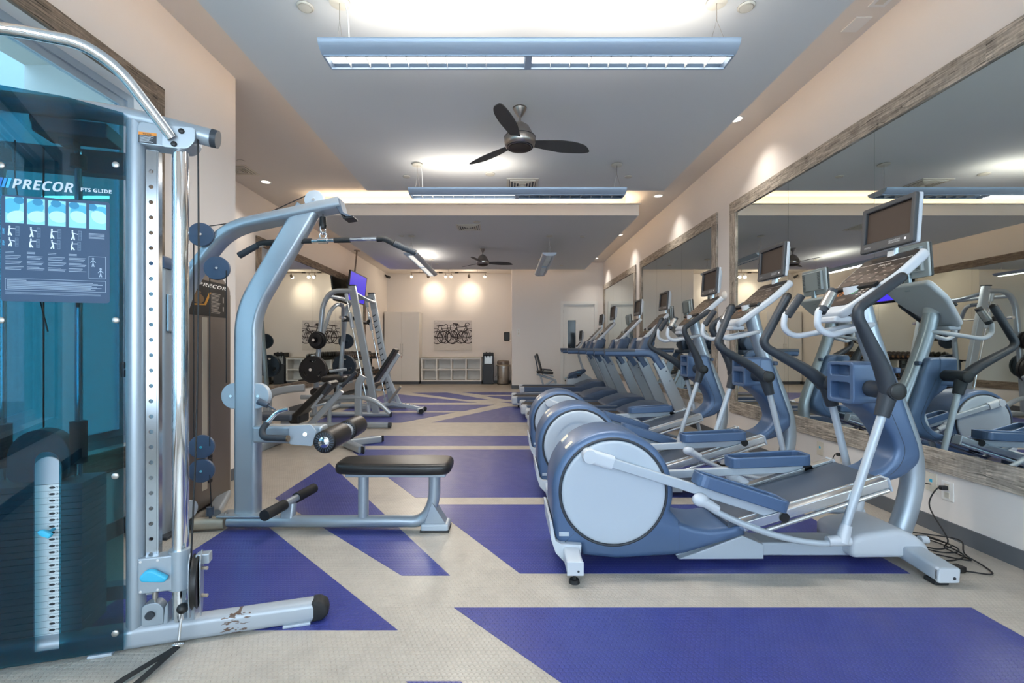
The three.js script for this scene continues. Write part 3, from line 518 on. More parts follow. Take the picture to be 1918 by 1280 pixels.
  part('mast_clip', rb(0.03, 0.035, 0.05, 0.01, 2.2, 1.07, 0.055), M.blueDark, o);
  // C-shaped shroud
  const Z = 2.53, c = [[1614, 677], [1674, 679], [1700, 762], [1728, 843], [1727, 869], [1697, 895], [1651, 909], [1614, 903], [1612, 895], [1654, 881], [1675, 860], [1681, 843], [1673, 818], [1651, 787], [1618, 762], [1614, 742]].map(([a, b]) => { const p = P(a, b, Z); return [p.x, p.y]; });
  part('shroud', slab(c, -0.1, 0.1, 0.028, [], 0.035), M.blue, o);
  const line = fillet([[650, 250], [715, 400], [762, 520], [735, 600], [650, 668]].map(([a, b]) => { const [x, y] = q7(a, b, Z); return V(x, y, 0.1); }), 0.12, false, 8);
  for (const q of [1, -1]) part('shroud_seam', sweep(line.map((p) => V(p.x, p.y, q * 0.1)), circ(0.0018, 6)), M.slate, o);
  const cup = part('cup_holder', slab(rect2(-0.105, 0.105, 0.88, 1.118, 0.03), 1.925, 2.06, 0.006, [rect2(-0.075, 0.075, 1.04, 1.098, 0.014), rect2(-0.075, 0.075, 0.905, 1.0, 0.014)]).rotateY(Math.PI / 2), M.blue, o);
  part('cup_well', box(1.995, 2.0, 0.89, 1.11, -0.09, 0.09), M.charcoal, cup);
  // sloping ramp
  const a = V(1.2, 0.229, 0), b = V(2.02, 0.477, 0), ang = Math.atan2(b.y - a.y, b.x - a.x);
  part('ramp_deck', sweep([a.clone().add(V(0, 0.005, 0)), b.clone().add(V(0, 0.005, 0))], oval(0.03, 0.33, 0.004)), M.slate, o);
  for (const s of [-1, 1]) {
    part('ramp_rail', [sweep([V(a.x + 0.05, a.y + 0.02, s * 0.2), V(b.x, b.y + 0.005, s * 0.2)], oval(0.05, 0.06, 0.006)), sweep([V(a.x + 0.05, a.y + 0.045, s * 0.176), V(b.x, b.y + 0.03, s * 0.176)], oval(0.012, 0.012, 0.003)), rod(V(a.x + 0.15, a.y - 0.005, s * 0.222), V(b.x, b.y - 0.035, s * 0.222), 0.012)], M.railMetal, o);
    part('rail_end', rb(0.012, 0.075, 0.075, 0.006, b.x + 0.002, b.y - 0.002, s * 0.2, 0, 0, ang), M.pale, o);
  }
  // the two levers, each with pedal arm, pedal and link
  for (const s of [1, -1]) {
    const fwd = (s > 0) === nearForward, th = fwd ? 0 : R(32), rot = ([x, y]) => [x * Math.cos(th) - y * Math.sin(th), x * Math.sin(th) + y * Math.cos(th)], H = [2.019, 0.972];
    const pt = (v, dz) => { const [x, y] = rot(v); return V(H[0] + x, H[1] + y, s * dz); };
    const lv = part('handlebar', sweep(fillet([pt([-0.01, -0.01], 0.24), pt([-0.05, 0.12], 0.245), pt([-0.19, 0.38], 0.262), pt([-0.19, 0.43], 0.262), pt([0.07, 0.6], 0.225)], 0.07, false, 7), circ(0.026, 16), { taper: (t) => 1.65 - Math.min(t / 0.55, 1) * 0.65 }), M.charcoal, o);
    part('grip_end', ball(0.026, pt([0.07, 0.6], 0.225)), M.black, lv);
    part('pivot_hub', [rod(V(H[0], H[1], s * 0.09), V(H[0], H[1], s * 0.285), 0.046, 0.046, 24), rod(pt([0, 0.02], 0.235), pt([-0.045, -0.135], 0.235), 0.046, 0.034)], M.charcoal, o);
    part('hub_cap', latheTo([[0.043, 0], [0.04, 0.006], [0.02, 0.008], [0, 0.008]], V(H[0], H[1], s * 0.285), V(0, 0, s), 28), M.black, o);
    part('lower_rod', rod(pt([-0.04, -0.12], 0.235), pt([-0.25, -0.755], 0.235), 0.021), M.pale, o);
    const dx = fwd ? 0 : 0.4, Rr = pt([-0.25, -0.755], 0.235), J = V(1.02 + dx, fwd ? 0.397 : 0.395, s * 0.235);
    part('link', sweep(curve([Rr.clone().add(V(0, -0.03, 0)), V(1.69 + dx, 0.168, s * 0.235), V(1.5 + dx, 0.189, s * 0.235), V(1.27 + dx, 0.259, s * 0.235), V(1.08 + dx, 0.349, s * 0.235), J], 30), circ(0.017, 12)), M.pale, o);
    part('link_joint', [rod(Rr.clone().add(V(0.02, 0.05, 0)), Rr.clone().add(V(-0.005, -0.04, 0)), 0.026, 0.034), rod(Rr.clone().add(V(-0.08, -0.038, 0)), Rr.clone().add(V(0.03, -0.03, 0)), 0.025, 0.03)], M.whitePlastic, o);
    part('link_joint', [ball(0.036, J, 1.2, 1, 0.9), rod(J, J.clone().add(V(0.09, -0.05, 0)), 0.03, 0.022)], M.whitePlastic, o);
    const C = fwd ? V(0.44, 0.622, s * 0.205) : V(0.83, 0.40, s * 0.205), E = fwd ? V(1.465, 0.302, s * 0.205) : V(1.86, 0.452, s * 0.205), pa = Math.atan2(E.y - C.y, E.x - C.x);
    part('pedal_arm', sweep([C, E], oval(0.05, 0.034, 0.006)), M.pale, o);
    part('crank_joint', [rod(V(C.x, C.y, s * 0.17), V(C.x, C.y, s * 0.237), 0.04, 0.036, 24), sweep([C.clone().add(V(-0.02 * Math.cos(pa), -0.02 * Math.sin(pa), 0)), C.clone().add(V(0.13 * Math.cos(pa), 0.13 * Math.sin(pa), 0))], oval(0.075, 0.05, 0.018))], M.whitePlastic, o);
    part('roller', rod(V(E.x, E.y, s * 0.17), V(E.x, E.y, s * 0.235), 0.026, 0.026, 20), M.black, o);
    const ctr = E.clone().add(V(-0.245 * Math.cos(pa), -0.245 * Math.sin(pa) + 0.05, 0)), L = 0.49, Wd = 0.165;
    const fo = fillet([[-L / 2, -Wd / 2 + 0.02], [L / 2, -Wd / 2], [L / 2, Wd / 2], [-L / 2, Wd / 2 - 0.02]].map((p) => new THREE.Vector2(...p)), 0.05, true, 5), fi = fillet([[-L / 2 + 0.018, -Wd / 2 + 0.036], [L / 2 - 0.018, -Wd / 2 + 0.018], [L / 2 - 0.018, Wd / 2 - 0.018], [-L / 2 + 0.018, Wd / 2 - 0.036]].map((p) => new THREE.Vector2(...p)), 0.04, true, 5);
    const pd = part('pedal', at(slab(fo, -0.02, 0.045, 0.006, [fi.slice().reverse()]).rotateX(-Math.PI / 2), ctr.x, ctr.y, ctr.z, 0, 0, pa), M.blue, o);
    part('tread', at(slab(fi, -0.018, 0.002, 0.002).rotateX(-Math.PI / 2), ctr.x, ctr.y, ctr.z, 0, 0, pa), M.blueDark, pd);
  }
  // fixed grips
  for (const s of [1, -1]) {
    part('fixed_bar', sweep(fillet([V(2.08, 1.33, s * 0.04), V(2.0, 1.315, s * 0.09), V(1.76, 1.265, s * 0.15), V(1.69, 1.31, s * 0.15), V(1.70, 1.4, s * 0.15), V(1.73, 1.42, s * 0.15)], 0.07, false, 7), circ(0.017, 14)), M.whitePlastic, o);
    const gr = part('fixed_grip', rod(V(1.712, 1.392, s * 0.15), V(1.79, 1.515, s * 0.135), 0.026, 0.024), M.grip, o);
    part('pulse_plate', rod(V(1.728, 1.417, s * 0.151), V(1.778, 1.496, s * 0.142), 0.0272, 0.0255, 10), M.steel, gr);
  }
  machineConsole(o, 1.85, 1.4, 2.24, 1.745, 0.115, 0.215);
  part('console_neck', [rod(V(2.03, 1.48, 0), V(2.02, 1.555, 0), 0.062)], M.whitePlastic, o);
  part('key_tray', rb(0.1, 0.035, 0.13, 0.012, 1.9, 1.36, 0), M.whitePlastic, o);
  machineScreen(o, 2.215, 1.905, 0.0);
  return o;
}
elliptical('nearest elliptical trainer on the right, in full view', -ZE, true);
elliptical('middle elliptical trainer, second from the viewer along the right wall', -ZE - 1.155, false);
elliptical('third elliptical trainer from the viewer, next to the treadmills', -ZE - 2.31, true);

// ---------- treadmills ----------
function treadmill(label, x, z) {
  const o = thing('treadmill', label, 'treadmill', [x, 0, z], 0, 'treadmills along the right wall');
  part('base', [rbox(0.05, 2.12, 0.05, 0.1, 0.3, 0.4, 0.01), rbox(0.05, 2.12, 0.05, 0.1, -0.4, -0.3, 0.01), rbox(0.3, 0.4, 0.05, 0.1, -0.3, 0.3, 0.01), rbox(1.8, 1.9, 0.05, 0.1, -0.3, 0.3, 0.01)], M.whitePlastic, o);
  for (const [px, pz] of [[0.12, 0.35], [0.12, -0.35], [2.0, 0.35], [2.0, -0.35]]) part('foot', rod(V(px, 0, pz), V(px, 0.055, pz), 0.03, 0.025), M.rubber, o);
  part('belt', rbox(0.02, 1.5, 0.12, 0.2, -0.27, 0.27, 0.035), M.belt, o);
  for (const s of [-1, 1]) {
    part('side_rail', [slab([[0.06, 0.1], [1.6, 0.1], [1.6, 0.215], [0.06, 0.215]], Math.min(s * 0.272, s * 0.42), Math.max(s * 0.272, s * 0.42), 0.012)], M.blueDark, o);
    part('rear_cap', rbox(-0.03, 0.1, 0.06, 0.225, Math.min(s * 0.275, s * 0.425), Math.max(s * 0.275, s * 0.425), 0.04, 4), M.whitePlastic, o);
    part('upright', sweep([V(2.25, 0.12, s * 0.4), V(1.84, 1.0, s * 0.4)], oval(0.17, 0.05, 0.015), { up: V(1, 0, 0) }), M.silver, o);
    part('handrail', sweep(fillet([V(1.08, 1.125, s * 0.4), V(1.64, 1.125, s * 0.4), V(1.76, 1.11, s * 0.4), V(1.9, 0.9, s * 0.4)], 0.12, false, 8), oval(0.105, 0.068, 0.03)), M.blue, o);
    part('rail_grip', sweep([V(1.07, 1.148, s * 0.4), V(1.5, 1.148, s * 0.4)], oval(0.066, 0.073, 0.03)), M.slate, o);
    part('upright_bolt', [[1.95, 0.86], [2.0, 0.72]].map(([bx, by]) => rod(V(bx, by, s * 0.42), V(bx, by, s * 0.428), 0.009, 0.009, 10)), M.slate, o);
    part('cup_wing', at(slab([[-0.1, -0.12], [0.05, -0.14], [0.1, 0.02], [0.04, 0.1], [-0.06, 0.08]], -0.075, 0.075, 0.015, [], 0.03), 1.72, 1.26, s * 0.27, 0, 0, R(-12)), M.blueDark, o);
  }
  part('rear_roller', rod(V(0.03, 0.155, -0.27), V(0.03, 0.155, 0.27), 0.035), M.charcoal, o);
  part('motor_hood', slab([[1.4, 0.1], [1.4, 0.22], [1.55, 0.29], [1.78, 0.36], [2.04, 0.36], [2.22, 0.28], [2.27, 0.1]], -0.355, 0.355, 0.03, [], 0.04), M.blueDark, o);
  part('dash', [rbox(1.58, 1.84, 1.085, 1.16, -0.375, 0.375, 0.03), slab([[1.66, 1.12], [1.84, 1.12], [1.9, 1.36], [1.8, 1.4], [1.68, 1.3]], -0.14, 0.14, 0.02, [], 0.03)], M.blueDark, o);
  machineConsole(o, 1.66, 1.31, 2.06, 1.72, 0.155, 0.19);
  part('console_neck', rbox(1.8, 1.9, 1.36, 1.5, -0.05, 0.05, 0.02), M.whitePlastic, o);
  machineScreen(o, 2.07, 1.905, 0);
  return o;
}
const tm = [['nearest treadmill, right behind the three elliptical trainers', 0.33, 6.5], ['second treadmill from the viewer along the right wall', 0.27, 7.67], ['third treadmill from the viewer, its deck reaching farthest left', 0.13, 8.98], ['farthest treadmill, beside the recumbent bike', 0.36, 11.26]];
treadmill(tm[0][0], tm[0][1], -tm[0][2] - 0.42);
for (const [label, x, zn] of tm.slice(1)) copy(scene.children.find((c) => c.name === 'treadmill'), [x, 0, -zn - 0.42], 0, label);

// ---------- recumbent bike ----------
{
  const o = thing('recumbent_bike', 'recumbent exercise bike in front of the white door', 'exercise bike', [0.72, 0, -12.42]);
  part('rear_frame', [tube([V(0.12, 0.06, 0), V(0.5, 0.2, 0), V(1.0, 0.14, 0), V(1.5, 0.1, 0)], 0.035, 0.1), tube([V(0.1, 0.47, 0), V(0.62, 0.3, 0), V(0.62, 0.1, 0)], 0.03, 0.05), tube([V(0.2, 0.43, 0), V(0.3, 0.1, 0)], 0.025), tube([V(0.1, 0.06, 0), V(0.42, 0.22, 0), V(0.55, 0.32, 0)], 0.025)], M.pale, o);
  part('rear_foot', rod(V(0.12, 0.045, -0.26), V(0.12, 0.045, 0.26), 0.035), M.pale, o);
  part('front_foot', rod(V(1.45, 0.045, -0.26), V(1.45, 0.045, 0.26), 0.035), M.pale, o);
  part('seat', at(rbox(-0.22, 0.22, -0.035, 0.035, -0.2, 0.2, 0.03, 3), 0.32, 0.52, 0, 0, 0, R(-4)), M.vinyl, o);
  part('seat_slide', rb(0.46, 0.03, 0.12, 0.006, 0.34, 0.465, 0, 0, 0, R(-16)), M.silver, o);
  part('backrest', at(slab(rect2(-0.19, 0.19, -0.24, 0.24, 0.1), -0.025, 0.025, 0.012).rotateY(Math.PI / 2), 0.16, 0.8, 0, 0, 0, R(16)), M.vinyl, o);
  part('backrest_frame', tube([V(0.14, 0.46, 0), V(0.12, 0.66, 0), V(0.05, 0.98, 0)], 0.018), M.slate, o);
  for (const s of [-1, 1]) { part('side_handle', tube([V(0.25, 0.47, s * 0.2), V(0.25, 0.6, s * 0.26), V(0.5, 0.58, s * 0.26)], 0.014), M.charcoal, o); part('crank', rod(V(1.08, 0.36, s * 0.1), V(1.08 + s * 0.14, 0.36 + s * 0.08, s * 0.1), 0.015), M.steel, o); part('pedal', [rb(0.1, 0.04, 0.1, 0.01, 1.08 + s * 0.14, 0.36 + s * 0.08, s * 0.17)], M.black, o); part('pedal_strap', rb(0.11, 0.012, 0.03, 0.004, 1.08 + s * 0.14, 0.43 + s * 0.08, s * 0.17), M.cyanPlastic, o); }
  part('drive_cover', slab([[0.92, 0.06], [0.9, 0.3], [1.0, 0.48], [1.3, 0.56], [1.62, 0.34], [1.62, 0.08]], -0.11, 0.11, 0.03, [], 0.06), M.pale, o);
  part('cover_top', slab([[0.92, 0.34], [1.0, 0.5], [1.4, 0.62], [1.44, 0.56], [1.2, 0.36]], -0.115, 0.115, 0.02, [], 0.03), M.blueDark, o);
  part('console_post', tube([V(1.4, 0.5, 0), V(1.25, 0.95, 0), V(1.22, 1.2, 0)], 0.03), M.pale, o);
  part('console_handle', tube([V(1.22, 1.1, -0.05), V(1.08, 1.12, -0.22), V(0.98, 1.22, -0.24)], 0.014), M.charcoal, o); part('console_handle', tube([V(1.22, 1.1, 0.05), V(1.08, 1.12, 0.22), V(0.98, 1.22, 0.24)], 0.014), M.charcoal, o);
  machineConsole(o, 1.14, 1.16, 1.3, 1.36, 0.12, 0.13);
  machineScreen(o, 1.31, 1.52, 0);
}

// ---------- functional trainer at the near left ----------
const font = await new FontLoader().loadAsync('fonts/droid/droid_sans_bold.typeface.json');
function letters(text, size, slant = 0, stretch = 1) { const g = new TextGeometry(text, { font, size, depth: 0.0012, curveSegments: 4, bevelEnabled: false }); g.applyMatrix4(new THREE.Matrix4().set(stretch, slant, 0, 0, 0, 1, 0, 0, 0, 0, 1, 0, 0, 0, 0, 1)); return g; }
const posterPrint = canvas(800, 1020, (c, w, h) => {
  c.fillStyle = '#2c4562'; c.fillRect(0, 0, w, h);
  const photo = (x, y, a, b, k) => { c.save(); c.beginPath(); c.rect(x, y, a, b); c.clip(); c.fillStyle = '#8fd3ec'; c.fillRect(x, y, a, b); c.fillStyle = '#4fb0d6'; c.beginPath(); c.ellipse(x + a * (0.3 + 0.12 * k), y + b * 0.35, a * 0.5, b * 0.3, 0.5 * k, 0, 7); c.fill(); c.fillStyle = '#b9e6f5'; c.beginPath(); c.ellipse(x + a * 0.6, y + b * (0.75 - 0.06 * k), a * 0.55, b * 0.22, -0.4 + 0.3 * k, 0, 7); c.fill(); c.fillStyle = '#2f86ad'; c.beginPath(); c.ellipse(x + a * (0.75 - 0.15 * k), y + b * 0.12, a * 0.3, b * 0.14, 0.2, 0, 7); c.fill(); c.restore(); };
  for (let i = 0; i < 5; i++) photo(30 + i * 153, 16 + i * 4, 130, 250, i);
  const man = (x, y, s, lean) => { c.strokeStyle = '#d7dee6'; c.fillStyle = '#d7dee6'; c.lineCap = 'round'; c.lineWidth = 12 * s; c.beginPath(); c.arc(x, y, 7 * s, 0, 7); c.fill(); c.beginPath(); c.moveTo(x, y + 14 * s); c.lineTo(x + lean * 12, y + 48 * s); c.lineTo(x - 6 * s, y + 84 * s); c.moveTo(x + lean * 12, y + 48 * s); c.lineTo(x + 14 * s, y + 84 * s); c.stroke(); c.lineWidth = 7 * s; c.beginPath(); c.moveTo(x, y + 20 * s); c.lineTo(x + 40 * s, y + (24 + 10 * lean) * s); c.stroke(); c.strokeStyle = '#7d90a6'; c.lineWidth = 2; c.strokeRect(x + 44 * s, y - 4, 24 * s, 92 * s); for (let k = 0; k < 9; k++) { c.beginPath(); c.moveTo(x + 46 * s, y + k * 10 * s); c.lineTo(x + 66 * s, y + k * 10 * s); c.stroke(); } };
  for (let i = 0; i < 4; i++) { man(60 + i * 152, 300 + i * 4, 1, i % 2 ? 0.6 : -0.3); man(60 + i * 152, 412 + i * 3, 0.9, i % 2 ? -0.6 : 0.8); }
  c.save(); c.translate(24, 376); c.rotate(-Math.PI / 2); c.fillStyle = '#4fb6df'; c.font = 'bold 20px sans-serif'; c.fillText('START', 0, 0); c.restore();
  c.save(); c.translate(24, 486); c.rotate(-Math.PI / 2); c.fillStyle = '#4fb6df'; c.font = 'bold 20px sans-serif'; c.fillText('STOP', 0, 0); c.restore();
  c.fillStyle = '#aab8c8'; for (let i = 0; i < 4; i++) for (let k = 0; k < 15; k++) c.fillRect(30 + i * 153, 540 + k * 13, k < 2 ? 60 : 90 + ((k * 37 + i * 53) % 46), k % 4 === 2 ? 0 : 4);
  for (let k = 0; k < 5; k++) c.fillRect(640, 324 + k * 12, 120, 4);
  c.strokeStyle = '#aab8c8'; c.lineWidth = 3; c.strokeRect(640, 556, 128, 220); c.lineWidth = 6; for (const [x, y] of [[672, 590], [730, 690]]) { c.beginPath(); c.arc(x, y - 12, 6, 0, 7); c.moveTo(x, y); c.lineTo(x, y + 30); c.lineTo(x - 8, y + 66); c.moveTo(x, y + 30); c.lineTo(x + 8, y + 66); c.moveTo(x - 18, y + 26); c.lineTo(x, y + 2); c.lineTo(x + 18, y + 26); c.stroke(); }
  c.lineWidth = 3; c.strokeRect(30, 800, 738, 110); for (let k = 0; k < 9; k++) c.fillRect(40, 812 + k * 10, k === 0 ? 140 : 715 - (k * 83) % 120, 4);
  for (let k = 0; k < 3; k++) c.fillRect(30, 930 + k * 9, 700, 2);
});
std('posterPrint', 0xffffff, 0.5, { map: posterPrint });
const stackLabels = [15, 20, 25, 30, 35, 40, 45, 50, 55, 60, 70, 80, 90, 100, 110, 120, 130, 140, 150, 160, 170, 180, 190, 200];
const stackPrint = canvas(128, 1536, (c, w, h) => {
  c.fillStyle = '#cdd6da'; c.fillRect(0, 0, w, h);
  stackLabels.forEach((v, i) => { const y = (i + 0.5) * 64; c.strokeStyle = '#6d7a80'; c.lineWidth = 3; c.beginPath(); c.moveTo(0, (i + 1) * 64); c.lineTo(w, (i + 1) * 64); c.stroke(); c.fillStyle = 'rgba(120,80,60,0.35)'; for (let k = 0; k < 14; k++) c.fillRect(60 + ((k * 29 + i * 17) % 30), y - 26 + ((k * 13 + i * 7) % 50), 4, 3); c.fillStyle = '#22282c'; c.beginPath(); c.ellipse(86, y, 15, 11, 0, 0, 7); c.fill(); c.font = 'bold 26px sans-serif'; c.fillText(String(v), 104, y + 9, 24); });
});
std('stackPrint', 0xffffff, 0.6, { map: stackPrint });
const warnPrint = canvas(256, 160, (c, w, h) => { c.fillStyle = '#2c3138'; c.fillRect(0, 0, w, h); c.fillStyle = '#e08a2e'; c.fillRect(0, 0, w, 42); c.fillStyle = '#1c1c1c'; c.font = 'bold 30px sans-serif'; c.fillText('\u26A0 Warning', 40, 33); c.fillStyle = '#c3c8ce'; for (let k = 0; k < 8; k++) c.fillRect(16, 56 + k * 12, 200 - (k * 41) % 70, 5); });
std('warnPrint', 0xffffff, 0.5, { map: warnPrint });
const worn = data(512, 128, (u, v) => { const t = n32(u * 32, v * 12) * 0.6 + n64(u * 64 + 5, v * 30) * 0.4, m = Math.exp(-Math.pow((u - 0.56) / 0.17, 2)); return t * m > 0.55 ? [0.40, 0.33, 0.29] : [0.66, 0.69, 0.72]; }, true);
phy('wornPaint', 0xffffff, 0.4, { map: worn, metalness: 0.2 });
{
  const O = [-1.49, 0, -1.83], T = R(16), o = thing('cable_trainer', 'tall cable trainer behind a blue tinted panel at the left edge', 'exercise machine', O, T);
  const F = (px, py, lz = 0) => { const k = (px - PX) / FOCAL, s = Math.sin(T), c = Math.cos(T), zd = -O[2]; const t = (k * (zd - c * lz) - O[0] - s * lz) / (c - s * k), Z = zd + s * t - c * lz; return V(t, EYE - (py - PY) / FOCAL * Z, lz); };
  // base rail and the worn leg on the right
  part('base_rail', sweep([V(-0.85, 0.045, 0), V(0.02, 0.045, 0)], oval(0.09, 0.075, 0.025)), M.silver, o);
  const leg = sweep([V(0.0, 0.045, 0), V(0.665, 0.045, 0)], oval(0.088, 0.078, 0.025)); { const uv = leg.attributes.uv, p = leg.attributes.position; for (let i = 0; i < uv.count; i++) uv.setXY(i, p.getX(i) / 0.665, (p.getY(i)) / 0.09); }
  part('leg', leg, M.wornPaint, o, 'front leg with scraped paint');
  part('leg_cap', slab([[0.655, 0.002], [0.7, 0.004], [0.728, 0.03], [0.72, 0.07], [0.69, 0.09], [0.655, 0.09]], -0.04, 0.04, 0.015, [], 0.012), M.rubber, o);
  part('foot_pad', rb(0.11, 0.012, 0.09, 0.003, 0.6, 0.006, 0.005), M.pale, o); part('foot_pad', rb(0.08, 0.012, 0.09, 0.003, -0.1, 0.006, 0.005), M.pale, o);
  // uprights
  part('upright', sweep([V(0, 0.06, 0), V(0, 2.13, 0)], circ(0.033, 20)), M.silver, o); part('upright', sweep([V(-0.8, 0.06, 0), V(-0.8, 2.1, 0)], circ(0.033, 20)), M.silver, o);
  part('top_tube', sweep(fillet([V(-0.8, 2.08, 0), V(-0.8, 2.13, 0), V(-0.06, 2.13, -0.0), V(0.27, 2.075, 0)], 0.1, false, 6), circ(0.036, 20)), M.silver, o);
  part('tube_cap', rod(V(0.268, 2.076, 0), V(0.29, 2.072, 0), 0.038, 0.036), M.charcoal, o);
  const plate = part('top_plate', slab([F(258, 226, 0.04), F(330, 238, 0.04), F(366, 240, 0.04), F(366, 266, 0.04), F(352, 280, 0.04), F(256, 268, 0.04)].map((p) => [p.x, p.y]), -0.04, 0.04, 0.004, [], 0.02), M.silver, o);
  part('inner_plate', slab([F(305, 235, 0.04), F(366, 240, 0.04), F(366, 266, 0.04), F(352, 280, 0.04), F(304, 276, 0.04)].map((p) => [p.x, p.y]), 0.038, 0.046, 0.002, [], 0.014), M.aluminium, plate);
  const wp = [F(259, 246, 0.042), F(293, 270, 0.042)]; part('warning_label', flatUV(box(wp[0].x, wp[1].x, wp[1].y, wp[0].y, 0.0402, 0.0412), 0, 1, wp[0].x, wp[1].x, wp[1].y, wp[0].y), M.warnPrint, plate);
  for (const [a, b] of [[340, 246], [326, 270]]) { const q = F(a, b, 0.046); part('bolt', latheTo([[0.011, 0], [0.011, 0.004], [0.006, 0.007], [0, 0.007]], q, V(0, 0, 1), 16), M.black, plate); }
  // chrome guide column and perforated strip
  const xc = 0.1535; part('guide_column', rod(V(xc, 0.08, 0), V(xc, 2.02, 0), 0.0295, 0.0295, 28), M.chrome, o);
  part('column_base', slab([[xc - 0.05, 0.085], [xc - 0.045, 0.15], [xc - 0.034, 0.17], [xc - 0.034, 0.085]], -0.03, 0.03, 0.003), M.silver, o); part('column_base', slab([[xc + 0.034, 0.085], [xc + 0.034, 0.16], [xc + 0.06, 0.14], [xc + 0.06, 0.085]], -0.03, 0.03, 0.003), M.silver, o);
  const holes = [...Array(27)].map((_, i) => ring2(0.052, 0.3 + i * 0.062, 0.0085, 10));
  part('hole_strip', slab(rect2(0.034, 0.071, 0.2, 2.0), -0.004, 0.004, 0.0, holes), M.stripMetal, o, 'chrome strip with a row of holes');
  part('strip_edge', rbox(0.071, 0.078, 0.2, 2.0, -0.03, 0.004, 0.001), M.stripMetal, o);
  // carriage low on the column
  const cr = new THREE.Group(); cr.name = 'carriage'; o.add(cr);
  const c0 = F(257, 1048, 0.035), c1 = F(322, 1107, 0.035);
  part('carriage_plate', rbox(c0.x, xc + 0.005, c1.y, c0.y, -0.02, 0.036, 0.006), M.silver, cr);
  part('sleeve', rod(V(xc, c1.y - 0.005, 0), V(xc, c0.y + 0.012, 0), 0.041, 0.041, 28), M.silver, cr);
  const kx = c0.x + 0.055, ky = (c0.y + c1.y) / 2; part('lever_knob', slab([[kx - 0.042, ky + 0.004], [kx - 0.02, ky + 0.03], [kx + 0.005, ky + 0.03], [kx + 0.058, ky - 0.008], [kx + 0.045, ky - 0.026], [kx - 0.034, ky - 0.014]], 0.036, 0.06, 0.008, [], 0.014), M.cyanPlastic, cr);
  for (const [a, b] of [[0.012, -0.012], [0.07, -0.012], [0.012, 0.012], [0.07, 0.012]]) part('screw', rod(V(c0.x + a, b < 0 ? c0.y - 0.012 : c1.y + 0.012, 0.034), V(c0.x + a, b < 0 ? c0.y - 0.012 : c1.y + 0.012, 0.0385), 0.005, 0.005, 10), M.chrome, cr);
  const xw = xc + 0.075; part('pulley_wheel', latheTo([[0, -0.012], [0.03, -0.012], [0.098, -0.012], [0.105, -0.008], [0.095, 0.0], [0.105, 0.008], [0.098, 0.012], [0, 0.012]], V(xw, ky - 0.03, 0.06), V(0.97, 0, -0.2), 36), M.black, cr);
  for (const s of [-1, 1]) part('pulley_cheek', at(slab([[-0.035, -0.14], [0.03, -0.14], [0.065, -0.06], [0.065, 0.06], [0.03, 0.12], [-0.05, 0.1], [-0.06, 0]], -0.002, 0.002, 0.001, [], 0.03), xw + s * 0.019 * 0.97, ky - 0.03, 0.06 - s * 0.019 * 0.2, 0, R(102), 0), M.silver, cr);
  for (const dy of [0.02, -0.09]) part('axle_bolt', rod(V(xw + 0.01, ky + dy, 0.062), V(xw + 0.045, ky + dy, 0.074), 0.007, 0.007, 10), M.bronzePale, cr);
  part('stop_block', rbox(xw + 0.0, xw + 0.05, ky + 0.035, ky + 0.075, 0.03, 0.07, 0.004), M.silver, cr);
  part('spring_pin', [rod(V(c0.x + 0.055, c1.y + 0.002, 0.02), V(c0.x + 0.055, c1.y - 0.03, 0.02), 0.01), rod(V(c0.x + 0.055, c1.y - 0.03, 0.02), V(c0.x + 0.055, 0.1, 0.02), 0.004)], M.steel, cr);
  part('lower_pulley', [slab([[0.03, 0.085], [0.105, 0.085], [0.105, 0.15], [0.085, 0.175], [0.05, 0.175], [0.03, 0.165]], -0.015, 0.03, 0.003, [], 0.012)], M.silver, o); part('pulley_hub', rod(V(0.06, 0.13, 0.03), V(0.06, 0.13, 0.04), 0.016), M.charcoal, o);
  // cable, stopper, snap hook and strap handle
  part('cable', cable([F(371, 252, 0.02), F(372, 500, 0.03), F(368, 800, 0.05), F(360, 1000, 0.06), F(357, 1060, 0.06)], 0.0035, 24), M.cord, o);
  const st = F(342, 1140, 0.09); part('stopper', ball(0.021, st, 1, 0.95, 1), M.black, o);
  part('hook', [tube([F(342, 1146, 0.09), F(338, 1170, 0.1), F(335, 1200, 0.11)], 0.005), new THREE.TorusGeometry(0.018, 0.003, 8, 24).applyMatrix4(new THREE.Matrix4().makeRotationX(1.2)).translate(...F(333, 1208, 0.11).toArray())], M.chrome, o);
  const s0 = F(333, 1212, 0.11); part('strap', [sweep([s0, s0.clone().add(V(-0.12, -s0.y + 0.016, 0.12)), s0.clone().add(V(-0.24, -s0.y + 0.004, 0.3)), s0.clone().add(V(-0.36, -s0.y + 0.004, 0.5))], oval(0.004, 0.022, 0.001), { up: V(0, 1, 0.3) }), sweep([s0, s0.clone().add(V(-0.06, -s0.y + 0.016, 0.14)), s0.clone().add(V(-0.15, -s0.y + 0.004, 0.34)), s0.clone().add(V(-0.24, -s0.y + 0.004, 0.56))], oval(0.004, 0.022, 0.001), { up: V(0, 1, 0.3) })], M.rubber, o);
  // pull-up bar reaching toward the viewer
  part('grip_bar', sweep(fillet([F(322, 258, 0.05), F(222, 128, 0.16), F(152, 80, 0.2), F(-20, 48, 0.24), F(-150, 60, 0.2)], 0.09, false, 8), circ(0.0205, 20)), M.chrome, o);
  // tinted panel with a slot, poster and lettering
  const pz = 0.05, x0 = -0.8, x1 = -0.02, sl = F(65, 1100, pz).x, sr = F(112, 1100, pz).x, stp = F(88, 846, pz).y;
  const slot = [...ring2((sl + sr) / 2, stp - (sr - sl) / 2, (sr - sl) / 2, 12, 0, 180), new THREE.Vector2(sl, 0.06), new THREE.Vector2(sr, 0.06)];
  const outline = [[x1, 0.02], [x1, 2.115], [-0.2, 2.15], [-0.42, 2.165], [-0.62, 2.15], [x0, 2.115], [x0, 0.02]];
